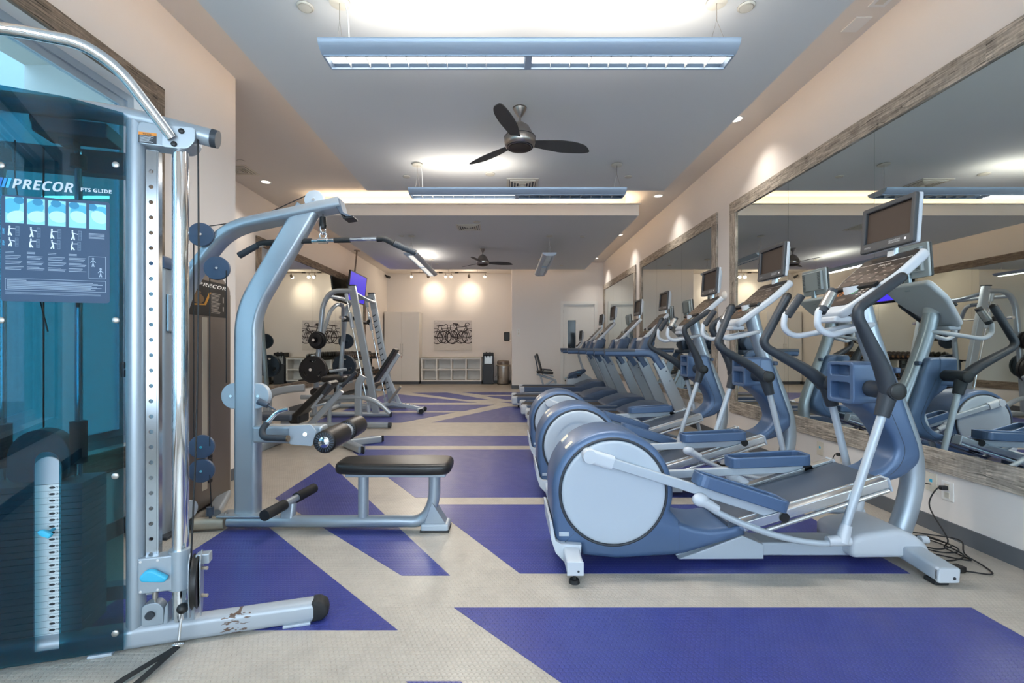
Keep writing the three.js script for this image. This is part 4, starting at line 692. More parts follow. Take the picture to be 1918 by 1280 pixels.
  part('tinted_panel', slab(outline, pz, pz + 0.004, 0, [slot.reverse()]), M.acrylic, o, 'blue tinted clear panel');
  for (const [a, b] of [[217, 309], [217, 600], [216, 892], [216, 1187], [2, 310], [2, 600]]) { const q = F(a, b, pz + 0.004); part('panel_bolt', latheTo([[0.012, 0], [0.012, 0.003], [0.006, 0.005], [0, 0.005]], q, V(0, 0, 1), 16), M.steel, o); }
  const p0 = F(4, 372, pz), p1 = F(207, 628, pz), pw = p1.x - p0.x, ph = pw * 1.18, py1 = F(100, 372, pz).y;
  part('poster', flatUV(slab(rect2(p0.x, p0.x + pw, py1 - ph, py1, 0.012), pz + 0.0045, pz + 0.0055, 0), 0, 1, p0.x, p0.x + pw, py1 - ph, py1), M.posterPrint, o, 'navy exercise chart on the tinted panel');
  const lg = F(22, 350, pz); part('lettering', letters('PRECOR', 0.036, 0.22, 0.98).translate(lg.x, lg.y - 0.006, pz + 0.0045), M.whitePlastic, o);
  ['#2e6fc0', '#2d8fd0', '#46b0e6'].forEach((cc, i) => part('logo_stripe', slab([[0, 0], [0.009, 0], [0.018, 0.036], [0.009, 0.036]], 0, 0.001, 0).translate(lg.x - 0.04 + i * 0.0125, lg.y - 0.006, pz + 0.0045), new THREE.MeshStandardMaterial({ color: cc, roughness: 0.5 }), o));
  const lf = F(152, 359, pz); part('lettering', letters('FTS GLIDE', 0.0135, 0, 1.12).translate(lf.x, lf.y, pz + 0.0045), M.whitePlastic, o);
  // rear panel frame, guide rods, weight stack
  part('back_frame', [box(x0 + 0.02, x1 - 0.03, 0.1, 0.16, -0.26, -0.2), box(x0 + 0.02, x1 - 0.03, 1.95, 2.05, -0.26, -0.2), box(-0.06, -0.035, 0.1, 2.0, -0.14, -0.1), rbox(-0.34, -0.1, 2.03, 2.09, -0.12, 0.0, 0.006)], M.plateGrey, o);
  const sx = F(90, 1100, -0.08).x - 0.02, wz = -0.09;
  for (const d of [-0.13, 0.115]) { part('guide_rod', rod(V(sx + d, 0.06, wz), V(sx + d, 2.0, wz), 0.0125), M.chrome, o); part('bushing', rod(V(sx + d, 0.73, wz), V(sx + d, 0.9, wz), 0.028), M.charcoal, o); part('bushing', rod(V(sx + d, 1.93, wz), V(sx + d, 1.98, wz), 0.026), M.charcoal, o); }
  part('stack_head', [slab([[-0.1, 0.67], [0.1, 0.67], [0.1, 0.8], [0.06, 0.86], [0, 0.88], [-0.06, 0.86], [-0.1, 0.8]], -0.03, 0.03, 0.004, [], 0.04).translate(sx, 0, wz)], M.plateGrey, o);
  const n = stackLabels.length, hgt = 0.6 / n; const pg = rbox(-0.17, 0.17, 0, hgt - 0.0022, -0.085, 0.085, 0.002);
  for (let i = 0; i < n; i++) part('weight_plate', pg.clone().translate(sx, 0.07 + i * hgt, wz), M.plateGrey, o);
  const lx0 = F(62, 1050, 0).x, lx1 = F(113, 1050, 0).x; part('number_strip', flatUV(box(lx0, lx1, 0.07, 0.67, wz + 0.0855, wz + 0.0865), 0, 1, lx0, lx1, 0.07, 0.67), M.stackPrint, o, 'pale strip numbered from 15 to 200');
  part('top_plate_face', slab([...ring2((lx0 + lx1) / 2, 0.735, (lx1 - lx0) / 2, 14, 0, 180), new THREE.Vector2(lx0, 0.672), new THREE.Vector2(lx1, 0.672)], wz + 0.08, wz + 0.0865, 0), M.pale, o);
  const pin = F(93, 996, 0.02); part('selector_pin', [rod(V(pin.x, pin.y, wz + 0.08), V(pin.x, pin.y, 0.03), 0.006), at(slab([[-0.026, 0.012], [-0.008, 0.017], [0.022, -0.006], [0.012, -0.02], [-0.018, -0.004]], -0.009, 0.009, 0.005, [], 0.008), pin.x, pin.y, 0.04)], M.cyanPlastic, o);
  part('lift_cable', cable([V(sx, 0.88, wz), V(sx, 2.0, wz)], 0.003, 4), M.cord, o);
  part('loose_cord', cable([F(28, 262, 0.03), F(30, 350, 0.03), F(52, 430, 0.035), F(70, 540, 0.035), F(90, 622, 0.03)], 0.0025, 30), M.cord, o);
  const pu = F(95, 225, -0.06); part('head_pulley', [rod(V(pu.x, pu.y, -0.08), V(pu.x, pu.y, -0.045), 0.06, 0.06, 28), rb(0.05, 0.14, 0.05, 0.004, pu.x + 0.06, pu.y - 0.03, -0.06)], M.plateGrey, o);
  // wheel hanging beside the column
}

// ---------- lat pulldown and row station ----------
const towerPrint = canvas(256, 352, (c, w, h) => {
  c.fillStyle = '#2b2622'; c.fillRect(0, 0, w, h); c.fillStyle = '#f2efe9'; c.font = 'italic bold 50px sans-serif'; c.fillText('PRECOR', 58, 62, 190); for (let i = 0; i < 3; i++) { c.beginPath(); c.moveTo(14 + i * 14, 62); c.lineTo(24 + i * 14, 26); c.lineTo(32 + i * 14, 26); c.lineTo(22 + i * 14, 62); c.fill(); }
  c.strokeStyle = '#d9962f'; c.lineWidth = 14; c.beginPath(); c.moveTo(140, 110); c.lineTo(106, 240); c.lineTo(40, 250); c.stroke();
  c.fillStyle = '#8c6b45'; c.beginPath(); c.arc(62, 130, 18, 0, 7); c.ellipse(62, 190, 38, 48, 0, 0, 7); c.fill();
  c.fillStyle = '#bdb4a9'; for (let k = 0; k < 16; k++) c.fillRect(146, 116 + k * 13, 64 - (k * 23) % 20, 4); c.fillRect(226, 140, 6, 60); c.fillRect(226, 240, 6, 50);
});
std('towerPrint', 0xffffff, 0.45, { map: towerPrint });
{
  const Z = 3.06, O = [-1.738, 0, -Z], o = thing('lat_pulldown', 'silver lat pulldown and row machine with black bench seat', 'exercise machine', O);
  const L = (px, py, z = Z) => P(px, py, z).sub(V(...O));
  // weight tower beside the window
  const tx0 = -0.69, tx1 = -0.46, tz0 = Z - 3.63, tz1 = Z - 3.0;
  part('weight_tower', slab([[tz0, 0.03], [tz1, 0.03], [tz1, 1.76], [tz1 - 0.05, 1.79], [tz0 + 0.1, 1.74], [tz0, 1.66]], -tx1, -tx0, 0.02, [], 0.03).rotateY(-Math.PI / 2), M.bronze, o);
  part('tower_slot', rbox(tx1 - 0.006, tx1 + 0.003, 0.16, 1.42, tz0 + 0.29, tz0 + 0.35, 0.02), M.bronzePale, o);
  part('tower_edge', rbox(tx0 + 0.02, tx1 - 0.02, 0.03, 1.62, tz0 - 0.03, tz0 + 0.005, 0.006), M.bronzePale, o);
  part('selector_plates', [...Array(10)].map((_, i) => box(tx1 + 0.0005, tx1 + 0.006, 0.2 + i * 0.03, 0.222 + i * 0.03, tz0 + 0.24, tz0 + 0.285)), M.black, o).userData.kind = 'stuff';
  part('tower_label', flatUV(box(tx1 + 0.0005, tx1 + 0.0025, 1.43, 1.69, tz0 + 0.06, tz0 + 0.5), 2, 1, tz0 + 0.5, tz0 + 0.06, 1.43, 1.69), M.towerPrint, o, 'dark instruction label with white lettering');
  part('tower_post', sweep([V(-0.47, 0.02, 0.14), V(-0.47, 1.7, 0.14)], oval(0.1, 0.13, 0.03), { up: V(1, 0, 0) }), M.silver, o);
  part('post_cap', slab([[-0.06, 0], [0.06, 0], [0.05, 0.07], [-0.06, 0.11]], -0.06, 0.06, 0.006).translate(-0.47, 1.7, 0.14), M.blueDark, o);
  part('post_foot', rb(0.2, 0.02, 0.2, 0.006, -0.47, 0.01, 0.14), M.charcoal, o);
  part('hinge_plate', rb(0.02, 0.24, 0.1, 0.008, -0.41, 1.42, 0.13), M.silver, o);
  part('tower_base', sweep([V(-0.5, 0.04, -0.55), V(-0.3, 0.04, -0.1)], oval(0.06, 0.09, 0.02)), M.silver, o);
  // column and boom
  const col = fillet([V(0, 0.05, 0), V(0, 1.44, 0), L(578, 392)], 0.16, false, 10); part('column', sweep(col, oval(0.155, 0.1, 0.03), { up: V(1, 0, 0) }), M.silver, o);
  part('boom', sweep(fillet([V(-0.41, 1.42, 0.1), L(352, 528), L(425, 430), L(640, 383)], 0.16, false, 9), oval(0.12, 0.075, 0.025)), M.silver, o);
  part('bar_hook', slab([[0, 0.09], [0.02, 0.1], [0.05, 0.0], [0.1, -0.02], [0.1, -0.035], [0.06, -0.035], [0.035, -0.02], [-0.01, 0.06]], -0.05, 0.05, 0.004, [], 0.01).translate(...L(634, 402).toArray()), M.slate, o); part('bar_hook', slab([[0, 0.05], [0.03, 0.0], [0.07, -0.025], [0.115, -0.02], [0.115, -0.035], [0.05, -0.045]], -0.05, 0.05, 0.003, [], 0.008).translate(...L(634, 402).toArray()), M.black, o);
  const wheel = (c, dir, r, w, m) => latheTo([[0, -w], [r * 0.95, -w], [r, -w * 0.6], [r, w * 0.6], [r * 0.95, w], [0, w]], c, dir, 40);
  for (const [px, py, z] of [[377, 440, 2.98], [407, 503, 2.98], [378, 837, 2.98], [378, 882, 2.98]]) { const c = L(px, py, z); part('pulley', wheel(c, V(0.25, 0, 1), 0.077, 0.014), M.blueDark, o); part('pulley_pin', rod(c.clone().add(V(0.002, 0, 0.012)), c.clone().add(V(0.006, 0, 0.02)), 0.008), M.chrome, o); }
  part('pulley_bracket', [rbox(L(378, 837, 3).x - 0.02, L(378, 837, 3).x + 0.02, L(378, 882, 3).y, L(378, 837, 3).y, 0.03, 0.05, 0.004)], M.steel, o);
  { const c = L(590, 376); part('boom_pulley', wheel(c, V(0, 0, 1), 0.066, 0.02), M.pale, o); part('pulley_pin', rod(c.clone().add(V(0, 0, 0.02)), c.clone().add(V(0, 0, 0.028)), 0.01), M.chrome, o); }
  part('pulley_guard', [slab([...ring2(0, 0, 0.085, 20, 90, 270), new THREE.Vector2(0.03, -0.085), new THREE.Vector2(0.03, 0.085)], -0.02, 0.02, 0.004).translate(-0.075, L(0, 741).y, 0.02)], M.pale, o); part('pulley_guard', [slab([...ring2(0, 0, 0.085, 20, -90, 90), new THREE.Vector2(-0.03, 0.085), new THREE.Vector2(-0.03, -0.085)], -0.02, 0.02, 0.004).translate(0.075, L(0, 741).y, 0.02)], M.pale, o);
  for (const s of [-1, 1]) part('guard_bolt', rod(V(s * 0.09, L(0, 741).y, 0.04), V(s * 0.09, L(0, 741).y, 0.05), 0.009), M.chrome, o);
  part('guide_pulley', wheel(L(353, 955, 2.95), V(1, 0, 0.3), 0.06, 0.012), M.pale, o);
  for (const q of [cable([L(377, 426, 2.98), L(470, 410), L(584, 362)], 0.0035, 16), cable([L(605, 398), L(605, 408)], 0.0035, 4), cable([L(363, 442, 2.98), L(363, 836, 2.98)], 0.0035, 6), cable([L(393, 505, 2.98), L(393, 836, 2.98)], 0.0035, 6), cable([L(424, 507, 2.98), L(424, 717, 3.03)], 0.0035, 6), cable([L(393, 890, 2.98), L(396, 950, 2.98)], 0.0035, 6)]) part('cable', q, M.cord, o);
  part('cable_end', [rod(L(394, 950, 2.98), L(394, 965, 2.98), 0.022), rod(L(394, 965, 2.98), L(394, 976, 2.98), 0.008)], M.slate, o);
  // lat bar
  const by = L(605, 451).y, bx = L(605, 451).x; const bar = part('pull_bar', sweep(fillet([L(448, 479), L(488, 457), V(bx, by, 0), L(718, 447), L(778, 474)], 0.09, false, 8), circ(0.0135, 14)), M.chrome, o);
  for (const [a, b] of [[[448, 479], [484, 459]], [[739, 457], [778, 474]]]) part('bar_grip', rod(L(...a), L(...b), 0.022, 0.019), M.grip, bar);
  part('bar_grip', sweep(fillet([L(483, 459), L(490, 456), L(525, 453.5)], 0.04), circ(0.02, 14)), M.rubber, bar); part('bar_grip', sweep(fillet([L(706, 448), L(720, 447.5), L(738, 456)], 0.04), circ(0.02, 14)), M.rubber, bar);
  for (const [a, b] of [[[553, 452.5], [584, 451.5]], [[626, 450.5], [656, 450]]]) part('bar_grip', rod(L(...a), L(...b), 0.017, 0.017), M.rubber, bar);
  part('bar_swivel', [rod(V(bx - 0.03, by, 0), V(bx + 0.03, by, 0), 0.02), new THREE.TorusGeometry(0.022, 0.005, 8, 24).translate(bx, by + 0.035, 0), new THREE.TorusGeometry(0.022, 0.005, 8, 24).scale(1, 1.4, 1).rotateY(1.2).translate(bx, by + 0.075, 0)], M.chrome, bar);
  part('cable_stop', [rod(L(605, 407), L(605, 422), 0.02, 0.024), rod(L(605, 422), L(605, 428), 0.024, 0.02)], M.black, o);
  // base and bench
  part('base_rail', sweep(fillet([V(-0.1, 0.05, 0.05), V(0.85, 0.05, 0.05), V(1.19, 0.05, 0.05), V(1.26, 0.18, 0.05), V(1.26, 0.36, 0.05)], 0.16, false, 8), circ(0.039, 18)), M.silver, o);
  part('base_cross', sweep([V(-0.3, 0.045, 0.09), V(-0.12, 0.045, 0.06)], oval(0.075, 0.075, 0.03)), M.bronzePale, o); part('base_cap', rod(V(-0.325, 0.045, 0.094), V(-0.298, 0.045, 0.09), 0.036), M.charcoal, o);
  part('column_plate', rb(0.32, 0.012, 0.13, 0.004, 0.0, 0.092, 0.03), M.silver, o);
  for (const s of [-1, 1]) part('plate_bolt', rod(V(s * 0.12, 0.097, 0.05), V(s * 0.12, 0.11, 0.05), 0.01), M.steel, o);
  part('seat_post', rod(V(0.79, 0.08, 0.05), V(0.79, 0.375, 0.05), 0.034), M.silver, o);
  part('heel', slab([[1.2, 0.05], [1.25, 0.19], [1.34, 0.05]], 0.0, 0.1, 0.004), M.silver, o); part('heel_pad', rb(0.18, 0.05, 0.13, 0.012, 1.27, 0.026, 0.05), M.pale, o); part('heel_rubber', rb(0.19, 0.012, 0.14, 0.004, 1.27, 0.006, 0.05), M.rubber, o);
  part('seat_frame', [rbox(0.69, 1.34, 0.355, 0.385, -0.01, 0.11, 0.006)], M.silver, o);
  const sp = (k) => fillet([[0.63 + k, -0.11 + k], [0.75, -0.13 + k], [1.2, -0.15 + k], [1.38 - k, -0.13 + k], [1.38 - k, 0.13 - k], [1.2, 0.15 - k], [0.75, 0.13 - k], [0.63 + k, 0.11 - k]].map((p) => new THREE.Vector2(...p)), 0.07, true, 6);
  part('seat_pad', slab(sp(0), 0.385, 0.46, 0.028).rotateX(-Math.PI / 2).translate(0, 0, 0.05), M.vinyl, o, 'black padded bench seat');
  // foot bar
  part('foot_post', sweep([V(0.29, 0.07, 0.05), V(0.29, 0.16, 0.03)], oval(0.09, 0.06, 0.02), { up: V(1, 0, 0) }), M.silver, o);
  part('foot_bar', rod(V(0.27, 0.175, 0.24), V(0.33, 0.175, -0.2), 0.024), M.silver, o);
  part('foot_grip', rod(V(0.262, 0.175, 0.29), V(0.29, 0.175, 0.1), 0.034), M.rubber, o); part('foot_grip', rod(V(0.305, 0.175, -0.04), V(0.335, 0.175, -0.25), 0.034), M.rubber, o);
  // thigh rollers on their arm
  part('roller_arm', rbox(0.05, 0.52, 0.565, 0.68, -0.055, 0.055, 0.02), M.silver, o);
  part('arm_plate', slab([L(550, 795), L(590, 793), L(600, 805), L(592, 832), L(551, 829)].map((p) => [p.x, p.y]), 0.056, 0.066, 0.002, [], 0.01), M.pale, o); part('plate_bolt', rod(L(571, 814, 2.99), L(571, 814, 2.97), 0.012), M.chrome, o);
  part('roller_axle', rod(V(0.594, 0.605, 0.22), V(0.594, 0.605, -0.46), 0.018), M.chrome, o);
  part('roller_hub', [rod(V(0.594, 0.605, -0.1), V(0.594, 0.605, -0.2), 0.05), rbox(0.45, 0.6, 0.58, 0.63, -0.19, -0.11, 0.02)], M.pale, o);
  for (const [a, b] of [[0.21, -0.1], [-0.19, -0.45]]) {
    const g = part('roller_pad', latheTo([[0, 0], [0.055, 0], [0.072, 0.012], [0.072, Math.abs(b - a) - 0.012], [0.055, Math.abs(b - a)], [0, Math.abs(b - a)]], V(0.594, 0.605, a), V(0, 0, -1), 36), M.vinyl, o);
    part('pad_pleats', [...Array(22)].map((_, i) => { const t = i / 22 * 2 * Math.PI; return rod(V(0.594 + 0.038 * Math.cos(t), 0.605 + 0.038 * Math.sin(t), a + 0.002), V(0.594 + 0.06 * Math.cos(t), 0.605 + 0.06 * Math.sin(t), a), 0.003, 0.003, 6); }), M.slate, g).userData.kind = 'stuff';
    part('pad_cap', latheTo([[0.036, 0], [0.033, 0.008], [0.012, 0.014], [0, 0.014]], V(0.594, 0.605, a), V(0, 0, 1), 28), M.chrome, g);
  }
  // row handle hung at the guard
  part('handle_cable', [rod(L(484, 752, 3.0), L(502, 760, 3.0), 0.022, 0.018), rod(L(502, 760, 3.0), L(516, 768, 3.0), 0.006)], M.slate, o);
  part('row_handle', tube([L(540, 766, 2.99), L(518, 772, 2.98), L(498, 795, 2.96)], 0.014, 0.05), M.chrome, o); part('row_grip', tube([L(501, 792, 2.96), L(490, 806, 2.94), L(493, 820, 2.92), L(540, 822, 2.92)], 0.02, 0.05), M.grip, o); part('grip_end', rod(L(538, 822, 2.92), L(541, 822, 2.92), 0.021), M.copperish, o);
}

// ---------- benches behind it ----------
{
  const o = thing('adjustable_bench', 'low adjustable bench with raised backrest, behind the lat pulldown column', 'bench', [-2.3, 0, -5.45]);
  part('base', sweep([V(-0.55, 0.1, 0), V(0.4, 0.06, 0)], oval(0.08, 0.08, 0.02)), M.silver, o);
  part('leg', sweep([V(0.38, 0.05, 0.0), V(0.66, 0.04, 0.3)], oval(0.085, 0.085, 0.02)), M.silver, o); part('leg', sweep([V(0.38, 0.05, -0.02), V(0.7, 0.04, -0.3)], oval(0.085, 0.085, 0.02)), M.silver, o);
  part('leg_cap', rb(0.09, 0.08, 0.02, 0.01, 0.665, 0.042, 0.305, 0, R(-45), 0), M.black, o); part('leg_cap', rb(0.09, 0.08, 0.02, 0.01, 0.705, 0.042, -0.305, 0, R(45), 0), M.black, o);
  part('rear_foot', rbox(-0.6, -0.5, 0.0, 0.1, -0.25, 0.25, 0.02), M.silver, o);
  part('post', sweep([V(-0.35, 0.1, 0), V(-0.35, 0.32, 0)], oval(0.1, 0.07, 0.02), { up: V(1, 0, 0) }), M.silver, o);
  part('seat', rbox(-0.68, -0.2, 0.34, 0.42, -0.17, 0.17, 0.03, 3), M.slate, o);
  part('seat_shell', rbox(-0.25, -0.12, 0.3, 0.42, -0.14, 0.14, 0.03, 3), M.black, o);
  part('back_support', sweep([V(-0.1, 0.22, 0), V(0.32, 0.68, 0)], oval(0.07, 0.06, 0.015)), M.silver, o);
  part('backrest', at(rbox(-0.33, 0.33, -0.035, 0.035, -0.15, 0.15, 0.025, 3), -0.01, 0.56, 0, 0, 0, R(44)), M.vinyl, o);
  part('adjuster', [rod(V(-0.2, 0.36, 0.1), V(-0.16, 0.42, 0.1), 0.02)], M.yellow, o);
  part('handle', tube([V(0.18, 0.66, 0.2), V(0.26, 0.78, 0.2)], 0.022), M.grip, o); part('handle', tube([V(0.28, 0.72, -0.12), V(0.46, 0.9, -0.12)], 0.022), M.grip, o);
  part('handle_bracket', rod(V(0.05, 0.5, 0.2), V(0.18, 0.66, 0.2), 0.016), M.silver, o); part('handle_bracket', rod(V(0.1, 0.52, -0.12), V(0.3, 0.74, -0.12), 0.016), M.silver, o);
  part('crossbar', rod(V(0.08, 0.52, 0.2), V(0.12, 0.52, -0.14), 0.015), M.silver, o);
}
{
  const o = thing('back_extension_bench', 'back extension bench with roller pads between the adjustable bench and barbell machine', 'bench', [-2.55, 0, -6.75]);
  part('base', rod(V(-0.75, 0.045, 0.0), V(0.55, 0.045, 0.0), 0.04), M.silver, o);
  part('rear_post', sweep(fillet([V(-0.95, 0.02, 0.1), V(-0.95, 0.52, 0.1), V(-0.7, 0.58, 0.05), V(-0.45, 0.6, 0)], 0.14, false, 7), oval(0.11, 0.08, 0.025), { up: V(1, 0, 0) }), M.silver, o);
  part('front_post', sweep(fillet([V(0.35, 0.04, 0), V(0.35, 0.66, 0), V(0.42, 0.78, 0)], 0.05), oval(0.11, 0.06, 0.02), { up: V(1, 0, 0) }), M.silver, o);
  part('front_foot', sweep([V(0.4, 0.05, 0.0), V(0.8, 0.05, 0.02)], oval(0.08, 0.08, 0.025)), M.silver, o); part('foot_cap', rod(V(0.8, 0.05, 0.02), V(0.84, 0.05, 0.02), 0.042), M.charcoal, o);
  part('rail', tube([V(-0.5, 0.46, 0), V(0.4, 0.46, 0), V(0.62, 0.4, 0), V(0.82, 0.22, 0)], 0.034, 0.16), M.silver, o);
  part('arch', tube([V(-0.1, 0.05, -0.05), V(-0.1, 0.32, -0.05), V(0.0, 0.4, -0.05), V(0.3, 0.42, -0.05)], 0.03, 0.14), M.silver, o);
  for (const [x, y, z] of [[0.05, 0.74, 0.13], [0.05, 0.74, -0.13]]) part('thigh_pad', rbox(x - 0.17, x + 0.17, y - 0.045, y + 0.045, z - 0.11, z + 0.11, 0.04, 3), M.vinyl, o);
  part('pad_plate', rbox(-0.15, 0.2, 0.66, 0.695, -0.2, 0.2, 0.008), M.silver, o); part('pad_post', rod(V(0.05, 0.46, 0), V(0.05, 0.67, 0), 0.035), M.silver, o);
  part('ankle_roller', rod(V(-0.2, 0.56, -0.25), V(-0.2, 0.56, 0.25), 0.06), M.vinyl, o);
  part('top_grip', rod(V(-0.02, 0.85, 0.14), V(0.22, 0.88, 0.14), 0.022), M.silver, o); part('grip_post', rod(V(0.12, 0.7, 0.0), V(0.12, 0.86, 0.14), 0.018), M.silver, o);
}

// ---------- barbell machine (guided bar in a leaning frame) ----------
const ZN = 7.8, ZF = 8.92, ZM = (ZN + ZF) / 2;
{
  const o = thing('smith_machine', 'tall leaning barbell frame with guided bar by the left mirror', 'exercise machine', [-2.7, 0, -ZM]), X = -2.7, h = (ZF - ZN) / 2;
  for (const s of [1, -1]) {
    const z = s * h, bot = [0.47, 0.08], top = [0.05, 2.25];
    part('base_rail', sweep([V(-0.66, 0.05, z), V(0.7, 0.05, z)], circ(0.042, 18)), M.silver, o); part('rail_cap', rod(V(0.7, 0.05, z), V(0.725, 0.05, z), 0.044), M.charcoal, o);
    part('upright', sweep([V(bot[0], bot[1] - 0.04, z), V(top[0], top[1], z)], oval(0.12, 0.07, 0.012), { up: V(1, 0, 0) }), M.silver, o);
    part('upright_cap', rb(0.13, 0.02, 0.08, 0.005, top[0], top[1] + 0.01, z), M.charcoal, o);
    const lerp = (t) => V(bot[0] + (top[0] - bot[0]) * t, bot[1] + (top[1] - bot[1]) * t, z);
    part('catch_strip', sweep([lerp(0.12).add(V(0.0, 0, -s * 0.05)), lerp(0.86).add(V(0.0, 0, -s * 0.05))], oval(0.085, 0.008, 0.002), { up: V(1, 0, 0) }), M.pale, o);
    for (let i = 0; i < 14; i++) part('catch_hook', at(slab([[-0.03, 0], [0.02, 0.02], [0.03, 0.05], [0.015, 0.05], [0, 0.03], [-0.03, 0.02]], -0.003, 0.003, 0), lerp(0.14 + i * 0.05).x - 0.02, lerp(0.14 + i * 0.05).y, z - s * 0.058), M.charcoal, o);
    const rr = (t) => lerp(t).add(V(-0.13, 0.0, 0)); part('guide_rod', rod(rr(0.02), rr(0.92), 0.014), M.chrome, o); part('rod_cup', rod(rr(0.0), rr(0.06), 0.032), M.pale, o); part('rod_cup', rod(rr(0.88), rr(0.94), 0.03), M.pale, o);
    part('bar_carriage', rod(rr(0.67), rr(0.79), 0.032), M.pale, o);
    part('rear_tube', sweep(fillet([V(0.05, 2.17, z), V(-0.3, 2.17, z), V(-0.45, 1.95, z), V(-0.52, 1.2, z), V(-0.6, 0.06, z)], 0.3, false, 9), circ(0.042, 18)), M.silver, o);
    part('plate_horn', rod(V(-0.54, 0.83, z), V(-0.54, 0.83, z + s * 0.3), 0.0245), M.chrome, o); part('plate_horn', rod(V(-0.49, 1.32, z), V(-0.49, 1.32, z + s * 0.3), 0.0245), M.chrome, o);
    part('bar_stop', rod(V(-0.02, 1.69, z + s * 0.06), V(-0.02, 1.69, z + s * 0.1), 0.045), M.black, o);
    part('bar_sleeve', rod(V(-0.02, 1.69, z + s * 0.1), V(-0.02, 1.69, z + s * 0.36), 0.0245), M.chrome, o);
    part('bar_hook', [slab([[-0.02, 0], [0.06, 0.05], [0.05, 0.1], [0.0, 0.09]], z - s * 0.11 - 0.01, z - s * 0.11 + 0.01, 0.003).translate(-0.0, 1.64, 0), rod(V(-0.02, 1.66, z - s * 0.11), V(-0.16, 1.66, z - s * 0.13), 0.012)], M.black, o);
  }
  part('barbell', rod(V(-0.02, 1.69, -h - 0.06), V(-0.02, 1.69, h + 0.06), 0.014), M.steel, o);
  part('pull_up_bar', tube([V(0.07, 2.15, h), V(0.2, 2.05, h * 0.5), V(0.2, 2.05, -h * 0.5), V(0.07, 2.15, -h)], 0.03, 0.2), M.silver, o);
  part('rear_bridge', tube([V(-0.36, 2.08, h), V(-0.32, 2.1, 0), V(-0.36, 2.08, -h)], 0.035, 0.3), M.silver, o);
  part('rear_brace', [tube([V(-0.5, 1.3, -h), V(-0.42, 1.85, -h * 0.55), V(-0.36, 1.98, -h * 0.3), V(-0.36, 1.98, h * 0.3), V(-0.42, 1.85, h * 0.55), V(-0.5, 1.3, h)], 0.034, 0.15)], M.silver, o);
  part('brace_plate', rb(0.02, 0.05, 0.16, 0.01, -0.325, 1.99, 0), M.slate, o);
  part('base_bridge', rod(V(-0.6, 0.05, -h), V(-0.6, 0.05, h), 0.04), M.silver, o);
}
function weightPlate(label, x, y, z, r, t, mat, n = 3) {
  const o = thing('weight_plate', label, 'weight plate', [x, y, z]), holes = [ring2(0, 0, 0.026, 20)];
  if (n) for (let k = 0; k < 3; k++) { const a = 90 + 120 * k, q = []; for (let i = 0; i <= 8; i++) q.push(new THREE.Vector2(r * 0.72 * Math.cos(R(a - 20 + 5 * i)), r * 0.72 * Math.sin(R(a - 20 + 5 * i)))); for (let i = 8; i >= 0; i--) q.push(new THREE.Vector2(r * 0.56 * Math.cos(R(a - 18 + 4.5 * i)), r * 0.56 * Math.sin(R(a - 18 + 4.5 * i)))); holes.push(q); }
  part('disc', slab(ring2(0, 0, r * 0.93, 44), -t * 0.38, t * 0.38, 0, holes), mat, o);
  part('rim', slab(ring2(0, 0, r, 44), -t / 2, t / 2, 0.005, [ring2(0, 0, r * 0.92, 44)]), mat, o);
  part('hub', slab(ring2(0, 0, 0.05, 28), -t / 2, t / 2, 0.003, [ring2(0, 0, 0.026, 20)]), mat, o);
}
{
  const zn = -ZN, zf = -ZF, xl = -3.24, xu = -3.19;
  [['outermost large black plate on the near lower peg', xl, 0.83, zn + 0.2, 0.224, 0.045, M.iron], ['large black plate behind it on the near lower peg', xl, 0.83, zn + 0.14, 0.224, 0.045, M.iron],
    ['smallest outer black plate on the near upper peg', xu, 1.32, zn + 0.215, 0.105, 0.03, M.iron, 0], ['middle black plate on the near upper peg', xu, 1.32, zn + 0.17, 0.13, 0.035, M.iron, 0], ['largest inner black plate on the near upper peg', xu, 1.32, zn + 0.127, 0.15, 0.03, M.iron, 0],
    ['outer large blue-grey plate on the far lower peg', xl, 0.83, zf - 0.2, 0.224, 0.045, M.ironBlue], ['inner large blue-grey plate on the far lower peg', xl, 0.83, zf - 0.14, 0.224, 0.045, M.ironBlue],
    ['outer blue-grey plate on the far upper peg', xu, 1.32, zf - 0.17, 0.13, 0.035, M.ironBlue, 0], ['inner blue-grey plate on the far upper peg', xu, 1.32, zf - 0.12, 0.15, 0.035, M.ironBlue, 0]].forEach((a) => weightPlate(...a));
}
